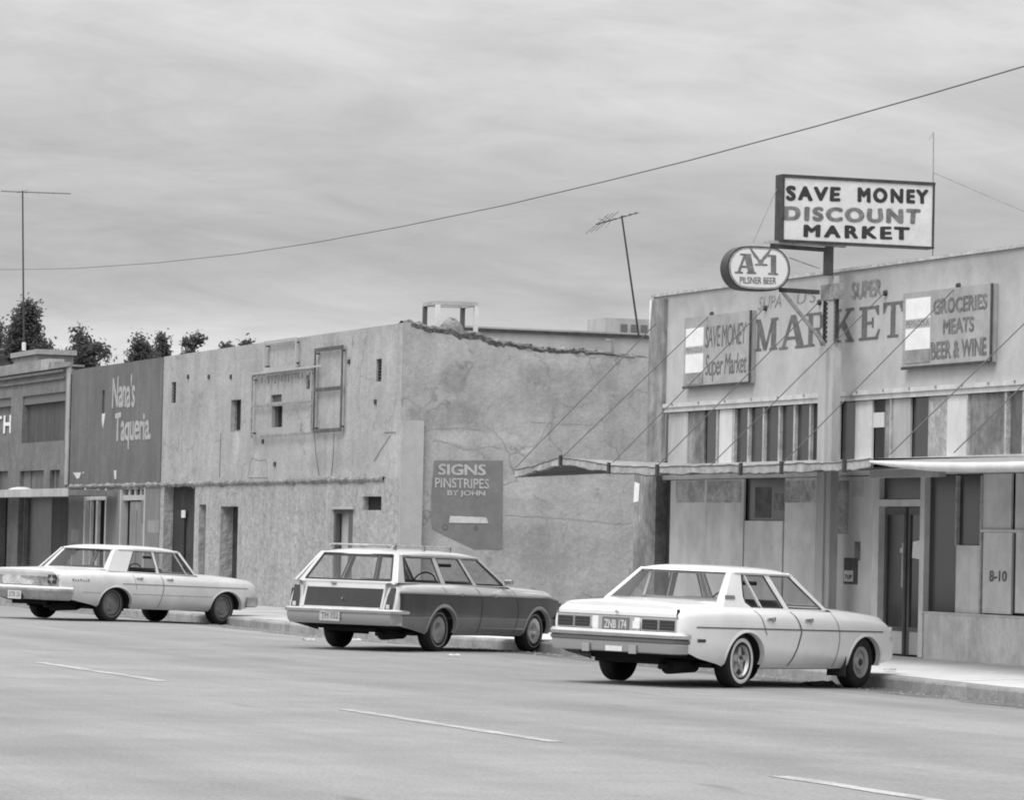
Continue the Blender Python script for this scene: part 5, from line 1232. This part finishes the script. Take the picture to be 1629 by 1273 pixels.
            b = MB(); b.lathe(LP([(Ri+.004, h*.96), (Ri-.01, h*1.0), (Ri-.04, h*.8), (Ri-.045, h*.55), (.10, h*.6), (.085, h*.85), (.03, h*.9)]), (x, y, wr), 40); b.build('steel_disc', mat('disc_silver', .36, .5, metal=.3), wo, smooth=40)
            b = MB(); b.lathe(LP([(.045, h*.88), (.04, h*1.0), (0, h*1.0)]), (x, y, wr), 16); b.build('hub_cap', gapm, wo, smooth=40)
        elif style == 'cap':
            b = MB(); b.lathe(LP([(Ro-.062, h*1.05), (Ro-.066, h*1.07), (Ro-.078, h*1.07), (Ro-.082, h*1.04)]), (x, y, wr), 44); b.build('sidewall_stripe', mat('stripe_grey', .22, .7), wo, smooth=40)
            b = MB(); b.lathe(LP([(Ri+.004, h*.96), (Ri-.008, h*1.02), (Ri-.035, h*.9), (Ri-.06, h*.78), (.10, h*.84), (.075, h*.98), (.05, h*1.14), (0, h*1.18)]), (x, y, wr), 40); b.build('hub_cap', mat('cap_silver', .40, .28, metal=.8), wo, smooth=40)
        else:
            b = MB(); b.lathe(LP([(Ri-.05, h*.47), (.12, h*.58), (.11, h*.66), (.06, h*.62), (.045, h*.8), (0, h*.82)]), (x, y, wr), 30); b.build('hub', rimdust, wo, smooth=40)
            b = MB(); b.lathe(LP([(Ro-.075, h*1.045), (Ro-.10, h*1.04), (Ri+.05, h*1.0)]), (x, y, wr), 40); b.build('sidewall', mat('sidewall_dusty', .11, .9, blotch=.2), wo, smooth=40)
    wheel(0, -1, S['wheels'][0]); wheel(0, 1, S['wheels'][0]); wheel(WB, -1, S['wheels'][1]); wheel(WB, 1, S['wheels'][1])
    # ---- bumpers: section swept round the corner
    def bumper(name, end, zlo, zhi, depth, wrap, m_, hw, secs, off=.0, parent=None):
        sgn = -1 if end == 'rear' else 1; xe = -ro if end == 'rear' else WB+fo
        path = [(xe-sgn*wrap, hw), (xe-sgn*.12, hw*1.0), (xe-sgn*.02+sgn*depth*.3, hw*.985), (xe+sgn*depth*.75, hw*.93), (xe+sgn*depth, hw*.80), (xe+sgn*(depth+.02), hw*.4), (xe+sgn*(depth+.025), 0)]
        path = path+[(x, -y) for x, y in path[-2::-1]]; rows = []
        for i, (x, y) in enumerate(path):
            a = np.array(path[max(i-1, 0)]); c = np.array(path[min(i+1, len(path)-1)]); d = c-a; n_ = np.array([d[1], -d[0]]); n_ /= np.linalg.norm(n_)
            if n_[0]*sgn < -.2 or (abs(n_[0]) < .3 and n_[1]*y < 0): n_ = -n_
            rows.append([(x+n_[0]*o_, y+n_[1]*o_, zlo+(zhi-zlo)*f) for f, o_ in secs])
        b = MB(); b.grid(rows); return b.build(name, m_, parent or car, smooth=35)
    for bp_ in S['bumpers']: bumper(*bp_)
    S['extra'](car, Wz, ip, patch_x, dxs)
    return car

def tailbox(name, x, y0, y1, z0, z1, th, m, car, bev=.0, lean=0.):
    b = MB(); b.prism([(x, y0, z0), (x, y1, z0), (x+lean, y1, z1), (x+lean, y0, z1)], (-th, 0, 0)); return b.build(name, m, car, bevel=bev)
def plate(car, x, yc, zc, w_, h, m, mt, txt, lean=0):
    b = MB(); b.box(x-.012, x, yc-w_/2, yc+w_/2, zc-h/2, zc+h/2); p = b.build('number_plate', m, car)
    xx = x-.0145
    lettering(txt, [(xx, yc+w_*.42, zc-h*.30), (xx, yc-w_*.42, zc-h*.30), (xx, yc-w_*.42, zc+h*.33), (xx, yc+w_*.42, zc+h*.33)], mt, p, .02)
    return p

# ---- white compact sedan in front of the market ------------------------------------------------
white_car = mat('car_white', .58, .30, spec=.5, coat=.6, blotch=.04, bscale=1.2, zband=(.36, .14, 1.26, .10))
def ex1(car, Wz, ip, patch_x, dxs):
    xr = -1.29
    x_ = xr-.004
    for y0, y1 in ((.56, .745), (.34, .525), (-.525, -.34), (-.745, -.56)):
        b = MB(); b.box(x_-.02, x_+.02, y0-.012, y1+.012, .600, .735); f = b.build('tail_lamp', chrome, car)
        b = MB(); b.box(x_-.028, x_-.021, y0, y1, .612, .723); b.build('lens', lamp_d, f)
        for k in range(2): b = MB(); b.box(x_-.031, x_-.0285, y0+.01, y1-.01, .645+k*.035, .649+k*.035); b.build('lens_bar', chrome_d, f)
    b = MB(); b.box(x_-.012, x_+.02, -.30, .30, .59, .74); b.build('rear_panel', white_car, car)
    b = MB(); b.box(x_-.016, x_-.0125, -.23, .23, .595, .738); b.build('plate_recess', mat('recess_shade', .35, .5), car)
    plate(car, x_-.017, 0, .655, .34, .155, mat('plate_dark', .14, .5), mat('plate_text', .55, .6), 'ZNB 174')
    b = MB(); b.box(x_-.03, x_-.013, -.31, -.22, .62, .70); b.build('badge', mat('badge_white', .7, .5), car)
    b = MB(); b.tube([(x_-.03, 0, .80), (x_-.0, 0, .80)], .014, 8); b.build('boot_lock', chrome, car)
    b = MB(); b.box(x_-.010, x_+.02, -.78, .78, .752, .757); b.build('boot_gap', gapm, car)
    # lid seams on the corner and the bumper filler under the lamps
    for sd in (-1, 1):
        b = MB(); b.box(x_-.008, x_+.05, sd*.765-.004, sd*.765+.004, .76, .85); b.build('boot_gap', gapm, car)
    for y in (-.30, .30): b = MB(); b.box(-1.29-.152, -1.29-.13, y-.045, y+.045, .345, .44); b.build('bumper_guard', mat('guard_grey', .30, .5), car)
    # apron with pale stickers
    b = MB(); b.box(-1.29-.140, -1.29-.1235, -.16, .05, .365, .42); b.build('sticker', panel_a, car)
    # mudflap behind front wheel
    b = MB(); b.box(2.82-.48, 2.82-.46, -.90, -.66, .14, .42); b.build('mud_flap', rubber, car)
    # badge on the C pillar
    b = MB(); y = -(.73); b.prism([(-.26, -.755, .985), (-.04, -.755, .985), (-.04, -.748, 1.025), (-.26, -.748, 1.025)], (0, -.006, 0)); b.build('pillar_badge', mat('badge_grey', .22, .4), car)
    b = MB(); b.tube([(2.05, .50, .93), (2.05, .50, .97)], .01, 5); b.build('wiper_stub', rubber, car)
    # headlamp bezels at the nose corner (seen end on)
    for sd in (-1, 1):
        b = MB(); b.box(2.82+.80, 2.82+.835, sd*.45, sd*.80, .56, .72); b.build('headlamp', lamp_p, car)
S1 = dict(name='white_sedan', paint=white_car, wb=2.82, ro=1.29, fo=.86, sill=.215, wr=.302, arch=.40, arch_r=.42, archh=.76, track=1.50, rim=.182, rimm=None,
    zb=[(-1.29, .40), (-1.0, .33), (-.6, .27), (-.4, .235), (0, .225), (2.2, .225), (2.5, .24), (3.3, .30), (3.68, .36)],
    zs=[(-1.29, .845), (-1.1, .86), (-.4, .875), (.3, .87), (1.8, .862), (2.4, .845), (3.0, .825), (3.4, .80), (3.58, .765), (3.65, .73), (3.68, .68)],
    zc=[(-1.29, .87), (-1.15, .895), (-.6, .925), (-.3, .93), (1.9, .92), (2.4, .90), (3.0, .88), (3.4, .845), (3.58, .80), (3.65, .755), (3.68, .70)],
    W=[(-1.29, .795), (-1.27, .815), (-1.15, .86), (-.6, .915), (.5, .925), (2.4, .92), (3.2, .905), (3.5, .885), (3.64, .85), (3.68, .80)],
    tail=lambda z: .10*max(0, (.62-z))/.3-.0+(-.03 if 0 else 0)+(.06*max(0, z-.80)/.07), nose=lambda z: -.10*max(0, z-.55)/.2-.02,
    cabin=(-.30, 2.05), prof=None, gaps=[(.865, 1.09, .64, 1.22, .25, 1.02, 1.6), (.87, .26, .70, .36, .60, .42, .9), (.86, 2.06, .55, 2.14, .25, 2.08, .7)],
    strips=[(-1.05, 3.28, .655, .016, mat('crease_shade', .12, .5), 'side_strip')], handles=[.52, 1.40], hz=.775,  # dark strip paints the shade line of the side crease
    side_lamps=[(-1.02, -.86, .50, .035, lamp_d, 'side_lamp'), (3.44, 3.58, .56, .035, lamp_p, 'side_lamp')],
    yb=.80, yr=.60, zbelt=lambda x: .885, zroof=1.285, hR=.065, bow=.02, roofx=(.12, 1.48),
    pillars=[('rear_pillar', [(-.38, 0), (.30, 0), (.17, .16), (.17, .32), (.33, 1), (.12, 1)]), ('door_frame', [(.28, 0), (2.0, 0), (1.98, .03), (.28, .03)]),
             ('door_frame', [(.32, .94), (1.48, .94), (1.46, 1), (.32, 1)]), ('centre_pillar', [(1.02, .03), (1.13, .03), (.96, .94), (.84, .94)]), ('quarter_divider', [(.50, .03), (.522, .03), (.40, .94), (.38, .94)]),
             ('front_pillar', [(1.93, .03), (2.03, .03), (1.50, 1), (1.43, .94)])],
    side_glass=[('w', [(.31, .05), (1.01, .05), (.84, .93), (.34, .93), (.20, .32), (.20, .18)]), ('w', [(1.14, .05), (1.92, .05), (1.42, .93), (.97, .93)])],
    rear=(-.36, .13, .76, .585, .93, 1.30, (.035, .06, .05)), wind=(2.04, 1.47, .76, .585, .92, 1.30, (.03, .05, .04)),
    seats=[(.35, seat_p), (1.25, seat_m)], wheels=('rally', 'ring'), tw=.20, extra=ex1,
    bumpers=[('rear_bumper', 'rear', .355, .585, .10, .16, mat('bumper_lower', .50, .25, metal=.85), .825, [(0, -.02), (.05, .0), (.40, .012), (.52, .012)], 0),
             ('bumper_strip', 'rear', .470, .515, .103, .14, mat('strip_grey', .10, .5), .828, [(0, .012), (.2, .030), (.8, .030), (1, .012)], 0),
             ('bumper_bar', 'rear', .515, .595, .10, .15, chrome, .828, [(0, .012), (.15, .034), (.6, .036), (1, .010), (1, -.08)], 0),
             ('front_bumper', 'front', .36, .50, .0, .16, chrome, .78, [(0, -.03), (.1, .02), (.5, .035), (.9, .02), (1, -.06)], 0)])
del S1['prof']
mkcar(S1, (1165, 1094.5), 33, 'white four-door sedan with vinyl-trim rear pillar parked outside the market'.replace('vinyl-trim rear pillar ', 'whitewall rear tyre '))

# ---- wood-panelled station wagon --------------------------------------------------------------
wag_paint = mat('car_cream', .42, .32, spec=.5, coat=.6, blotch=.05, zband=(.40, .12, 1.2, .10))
wood_m = mat('wood_vinyl', .030, .28, spec=.6, blotch=.25, bscale=2, streak=.3, fine=.15, coat=.4)
wag_low = mat('wagon_lower', .17, .45, blotch=.12, bscale=1.5); wag_trim = mat('wood_trim_strip', .26, .5, blotch=.1)
def ex2(car, Wz, ip, patch_x, dxs):
    xr = -1.25
    # tailgate wood panel, upright lamps, chrome surrounds
    def tg(name, ys, zlo, zhi, th, m, parent=car):
        lean = .10*(zhi-zlo)/.3
        b = MB(); x = xr+.0+.10*max(0, (zlo-.55))/.3*1.0
        b.prism([(x-.002, ys[0], zlo), (x-.002, ys[1], zlo), (x-.002+lean, ys[1], zhi), (x-.002+lean, ys[0], zhi)], (-th, 0, 0)); return b.build(name, m, parent)
    tg('tailgate_wood', (-.60, .60), .585, .845, .010, mat('wood_rear', .03, .22, blotch=.15, streak=.1), car)
    for y in (-.635, .605): tg('tailgate_trim', (y, y+.03), .575, .87, .010, wag_paint)
    tg('tailgate_rail', (-.60, .60), .555, .583, .016, chrome)
    for sd in (-1, 1):
        y0, y1 = (.68, .80) if sd > 0 else (-.80, -.68)
        b = MB(); x = xr; lean = .09
        b.prism([(x-.004, y0, .545), (x-.004, y1, .545), (x+lean, y1, .865), (x+lean, (y0+.05 if sd > 0 else y0), .865), (x+lean*.6, (y0+.02 if sd > 0 else y0), .75)] if sd > 0 else
                [(x-.004, y0, .545), (x-.004, y1, .545), (x+lean*.6, y1-.02, .75), (x+lean, y1-.05, .865), (x+lean, y0, .865)], (-.022, 0, 0)); f = b.build('tail_lamp', lamp_d, car)
        b = MB(); b.box(x-.034, x-.018, y0+.035, y1-.035, .575, .635); b.build('reversing_lens', lamp_p, f)
    plate(car, xr-.135, .10, .455, .32, .14, mat('plate_pale', .40, .5, blotch=.2, bscale=14), ink_grey, 'TM 702')
    b = MB(); b.box(xr-.132, xr-.11, -.07, .27, .51, .545); b.build('plate_recess', under_m, car)
    b = MB(); b.tube([(xr+.04, 0, .70), (xr+.0, 0, .70)], .013, 8); b.build('tailgate_lock', chrome, car)
    b = MB(); b.box(xr+.08, xr+.125, .16, .24, .90, .925); b.build('tailgate_handle', chrome, car)
    # roof rack
    rk = MB(); y_ = .50
    for sd in (-1, 1):
        rk = MB(); rk.tube([(-.80, sd*y_, 1.42), (-.70, sd*y_, 1.445), (.80, sd*y_, 1.455), (.90, sd*y_, 1.42)], .013, 6); rr_ = rk.build('roof_rack', metal_pale, car)
        for x in (-.72, .1, .85): q = MB(); q.box(x-.02, x+.03, sd*y_-.018, sd*y_+.018, 1.38, 1.455); q.build('stanchion', chrome, rr_)
    for x in (-.72, .82): q = MB(); q.tube([(x, -y_, 1.445), (x, y_, 1.445)], .014, 6); q.build('roof_rack', metal_pale, car)
    for x in (-.3,): q = MB(); [q.box(-.7, .8, yy-.012, yy+.012, 1.425, 1.435) for yy in (-.3,)]; q.build('roof_slat', metal_pale, car)
    b = MB(); b.box(1.86, 1.93, -.98, -.86, .955, 1.03); b.box(1.87, 1.90, -.88, -.83, .93, .965); b.build('door_mirror', chrome, car, bevel=.01)
    b = MB(); b.tube([(3.0, .55, .90), (3.0, .55, .955)], .012, 6); b.build('aerial_stub', rubber, car)
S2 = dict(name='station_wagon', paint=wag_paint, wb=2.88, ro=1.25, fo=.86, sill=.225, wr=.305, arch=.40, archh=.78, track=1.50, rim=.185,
    zb=[(-1.25, .38), (-1.0, .33), (-.6, .27), (-.4, .24), (0, .23), (2.4, .23), (3.3, .28), (3.8, .36)],
    zs=[(-1.25, .90), (-1.1, .92), (.3, .915), (1.8, .89), (2.4, .87), (3.0, .86), (3.4, .84), (3.6, .81), (3.70, .76), (3.74, .68)],
    zc=[(-1.25, .905), (-1.1, .93), (1.9, .945), (2.4, .925), (3.0, .91), (3.4, .88), (3.6, .85), (3.70, .79), (3.74, .69)],
    W=[(-1.25, .83), (-1.23, .85), (-1.1, .885), (-.5, .925), (.5, .935), (2.4, .93), (3.2, .91), (3.5, .89), (3.70, .85), (3.74, .80)],
    tail=lambda z: .10*max(-.5, (z-.55))/.3, nose=lambda z: -.10*max(0, z-.55)/.2-.02,
    cabin=(-1.12, 2.12), gaps=[(.90, 1.02, .64, 1.10, .26, 1.04, 1.1), (.90, .02, .70, .12, .60, .30, .8), (.885, 2.14, .55, 2.2, .25, 2.14, .8)],
    strips=[], handles=[.42, 1.42], hz=.80, side_lamps=[], wood=(lambda x: .475+.01*x*0, lambda x: .80-.004*x if x < 3.2 else .80-.0128-(x-3.2)*.12), wood_x=(-1.16, 3.66), wood_m=wood_m, wood_trim=wag_trim, low_m=wag_low,
    yb=.82, yr=.635, zbelt=lambda x: .93-.005*x, zroof=1.325, hR=.075, bow=.03, roofx=(-.80, 1.47), wagon=1,
    pillars=[('rear_pillar', [(-1.16, 0), (-.97, 0), (-.74, 1), (-.82, 1)]), ('door_frame', [(-.97, 0), (2.06, 0), (2.04, .03), (-.97, .03)]),
             ('door_frame', [(-.72, .93), (1.47, .93), (1.45, 1), (-.72, 1)]), ('rear_door_pillar', [(.08, .03), (.20, .03), (.18, .93), (.08, .93)]), ('centre_pillar', [(1.02, .03), (1.12, .03), (.92, .93), (.84, .93)]),
             ('front_pillar', [(2.00, .03), (2.09, .03), (1.49, 1), (1.42, .93)])],
    side_glass=[('w', [(-.93, .10), (-.89, .04), (.07, .04), (.07, .92), (-.66, .92), (-.72, .86)]), ('w', [(.21, .04), (1.01, .04), (.84, .92), (.19, .92)]), ('w', [(1.13, .04), (1.99, .04), (1.40, .92), (.93, .92)])],
    rear=(-1.12, -.81, .79, .615, .935, 1.345, (.065, .07, .06)), wind=(2.10, 1.44, .77, .62, .935, 1.335, (.03, .05, .04)), sealm=rubber, sealr=.013,
    seats=[(.45, seat_m), (1.32, seat_m)], wheels=('cap', 'cap'), tw=.19, extra=ex2,
    bumpers=[('rear_bumper', 'rear', .345, .50, .09, .30, mat('bumper_valance', .40, .3, metal=.7), .865, [(0, -.035), (.3, .0), (.7, .012), (1, .010)], 0),
             ('bumper_bar', 'rear', .495, .565, .09, .30, chrome, .87, [(0, .010), (.2, .034), (.7, .036), (1, .012), (1, -.10)], 0),
             ('front_bumper', 'front', .36, .54, .08, .30, chrome, .90, [(0, -.03), (.1, .02), (.5, .035), (.9, .02), (1, -.06)], 0)])
mkcar(S2, (687, 1037), 27.8, 'station wagon with dark wood side panels and roof rack parked by the stucco block')

# ---- full-size cream sedan at the left --------------------------------------------------------
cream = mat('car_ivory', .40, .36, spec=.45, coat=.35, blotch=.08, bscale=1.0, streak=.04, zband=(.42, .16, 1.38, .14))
def ex3(car, Wz, ip, patch_x, dxs):
    xr = -1.45
    b = MB(); b.box(xr-.022, xr+.02, -.93, .93, .575, .795); f = b.build('tail_panel', mat('tail_panel', .26, .45, metal=.3, blotch=.35, bscale=5), car)
    for sd in (-1, 1):
        y = sd*.80; b = MB(); b.box(xr-.045, xr-.0225, y-.095, y+.095, .635, .79); f = b.build('tail_lamp', lamp_d, car)
        b = MB(); b.box(xr-.058, xr-.0455, y-.035, y+.035, .68, .745); b.box(xr-.050, xr-.0455, y-.085, y-.037, .705, .72); b.box(xr-.050, xr-.0455, y+.037, y+.085, .705, .72); b.box(xr-.050, xr-.0455, y-.01, y+.01, .747, .785); b.box(xr-.050, xr-.0455, y-.01, y+.01, .64, .678); b.build('reversing_lens', mat('lens_grey', .3, .3), f)
    b = MB(); rows = []
    b.prism([(xr-.023, y, z) for y, z in ((.40, .60), (-.30, .60), (-.38, .66), (-.05, .72), (.02, .775), (.30, .78), (.42, .72))], (-.003, 0, 0)); b.build('bare_filler', mat('filler_pale', .42, .6, blotch=.25, bscale=7), car)
    for k, y in enumerate((-.45, -.52, -.59)): b = MB(); b.tube([(xr-.035, y, .75), (xr-.02, y, .75)], .016, 6); b.build('panel_badge', chrome, car)
    plate(car, xr-.125, .0, .415, .32, .15, mat('plate_light', .5, .5), ink_grey, 'XTR 56')
    b = MB(); b.box(xr-.12, xr-.11, -.19, .19, .33, .49); b.build('plate_recess', under_m, car)
    for i, y in enumerate(range(0)): pass
    # script on the quarter panel
    b = MB(); y = -(Wz(-.9, .72)+.004)
    lettering('Galaxie 500', [(-1.25, y-.0, .70), (-.55, -(Wz(-.55, .70)+.006), .70), (-.55, -(Wz(-.55, .73)+.006), .735), (-1.25, y-.0, .735)], metal_grey, car, .0) if 0 else None
    for k in range(7):
        x = -1.15+k*.065; yy = -(Wz(x, .70)+.004); b = MB(); b.box(x, x+.03, yy-.004, yy+.004, .695, .695+(.03 if k % 3 else .045)); b.build('script_badge', metal_grey, car)
    b = MB(); b.tube([(-.75, -.55, .95), (-.75, -.55, 1.17)], .005, 5); b.build('aerial', chrome, car)
    b = MB(); b.box(.56, 1.26, -.79, -.76, .90, .93); b.build('window_gap', under_m, car)
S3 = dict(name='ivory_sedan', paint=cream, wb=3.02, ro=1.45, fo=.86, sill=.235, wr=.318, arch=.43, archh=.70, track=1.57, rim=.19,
    zb=[(-1.45, .42), (-1.1, .36), (-.6, .29), (-.4, .25), (0, .24), (2.6, .24), (3.5, .30), (3.88, .38)],
    zs=[(-1.45, .82), (-1.3, .835), (-.4, .865), (.4, .87), (1.8, .85), (2.4, .84), (3.0, .835), (3.5, .82), (3.75, .80), (3.88, .77)],
    zc=[(-1.45, .835), (-1.3, .87), (-.6, .905), (2.0, .90), (2.6, .89), (3.2, .88), (3.6, .86), (3.88, .80)],
    W=[(-1.45, .965), (-1.43, .975), (-1.2, .985), (-.3, .995), (.5, 1.0), (2.4, .995), (3.4, .985), (3.75, .965), (3.86, .94), (3.88, .91)],
    tail=lambda z: .08*max(0, (.60-z))/.3-.04*max(0, z-.7)/.1, nose=lambda z: .03-.05*max(0, .6-z)/.2,
    cabin=(-.06, 2.30), gaps=[(.85, 1.22, .62, 1.24, .27, 1.14, .8), (.865, .46, .72, .48, .58, .52, .5)],
    strips=[(.15, 3.60, .675, .016, mat('trim_mid', .20, .4), 'side_strip'), (-.9, 3.2, .50, .009, mat('crease_shade_pale', .30, .5), 'crease_line')], handles=[.60, 1.42], hz=.79,  # lower thin strip paints the shade of a body crease
    side_lamps=[], yb=.86, yr=.66, zbelt=lambda x: .90-.01*x, zroof=1.30, hR=.07, bow=.03, roofx=(.27, 1.97), chromerail=0,
    pillars=[('rear_pillar', [(-.14, 0), (.38, 0), (.74, 1), (.26, 1)]), ('door_frame', [(.38, 0), (2.22, 0), (2.20, .03), (.38, .03)]),
             ('door_frame', [(.72, .94), (1.96, .94), (1.94, 1), (.74, 1)]), ('centre_pillar', [(1.20, .03), (1.25, .03), (1.27, .94), (1.21, .94)]), ('vent_divider', [(2.0, .03), (2.015, .03), (1.83, .94), (1.815, .94)]),
             ('front_pillar', [(2.20, .03), (2.26, .03), (1.99, 1), (1.93, .94)])],
    side_glass=[('w', [(.48, .22), (1.19, .22), (1.20, .93), (.74, .93)]), ('w', [(1.26, .05), (2.18, .05), (1.92, .93), (1.28, .93)])],
    rear=(-.07, .30, .775, .625, .925, 1.315, (.05, .07, .06)), wind=(2.27, 1.95, .80, .645, .90, 1.315, (.03, .05, .04)), sealr=.008,
    seats=[(.66, seat_m), (1.55, seat_m)], wheels=('dusty', 'dusty'), tw=.20, extra=ex3,
    bumpers=[('rear_bumper', 'rear', .345, .575, .09, .30, mat('bumper_dull', .42, .35, metal=.8, blotch=.2, bscale=4), .99, [(0, -.05), (.25, .0), (.62, .02), (.68, .035), (.9, .035), (1, .0), (1, -.08)], 0),
             ('bumper_top', 'rear', .535, .58, .10, .28, white_paint, .995, [(0, .028), (.5, .036), (1, .02), (1, -.06)], 0),
             ('front_bumper', 'front', .34, .54, .05, .32, MATS['bumper_dull'], .97, [(0, -.03), (.1, .02), (.5, .035), (.9, .02), (1, -.06)], 0)])
mkcar(S3, (170, 989), 37, 'ivory full-size four-door sedan with dull tail panel parked at far left')

# ------------------------------------------------------------------ litter and gravel by the kerb
pp_m = mat('paper_litter', .45, .8, blotch=.2, bscale=9)
random.seed(21)
for (px, py, s, lab) in ((1302, 1090, .34, 'crumpled pale litter in the gutter under the white sedan'), (562, 1018, .22, 'white paper scrap on the road beneath the station wagon rear'), (491, 1020, .16, 'small paper scrap on the road left of the wagon'), (722, 1044, .14, 'flattened pale scrap on the road beside the wagon rear wheel'), (1415, 1062, .12, 'small scrap on the pavement by the market door')):
    g = onZ(px, py, .05 if py > 1070 or py < 1030 else .09)
    z0 = roadz(g[0], g[1]) if g[1] < kerbY(g[0]) else swz(g[0], g[1]); g = onZ(px, py, z0); z0 = roadz(g[0], g[1]) if g[1] < kerbY(g[0]) else swz(g[0], g[1])+.008
    b = MB(); n_ = 7; rows = []
    for i in range(n_):
        rows.append([(g[0]+(i/(n_-1)-.5)*s*1.2+R(-.02, .02), g[1]+(j/(n_-1)-.5)*s+R(-.02, .02), z0+.006+abs(mnoise.noise((i*.9+px, j*.9, 0)))*s*.35*(1-abs(i/(n_-1)*2-1)**2)) for j in range(n_)])
    b.grid(rows); tag(b.build('litter_scrap', pp_m, loc=(g[0], g[1], z0)), lab, 'litter')
b = MB()
for i in range(1400):
    x = R(-95, -34); t_ = abs(random.gauss(0, .35)); y = kerbY(x)-.03-t_; z = roadz(x, y)+.004; s = R(.006, .02)
    b.add([(x-s, y-s*R(.6, 1), z), (x+s, y-s, z), (x+s*R(.6, 1), y+s, z), (x-s, y+s, z), (x+R(-.3, .3)*s, y, z+s*R(.7, 1.4))], [(0,1,4),(1,2,4),(2,3,4),(3,0,4)])
tag(b.build('gutter_gravel', mat('gravel', .25, .95, blotch=.3, bscale=3), loc=(-60, -3, 0)), 'loose gravel scattered along the kerb gutter', 'gravel', kind='stuff')
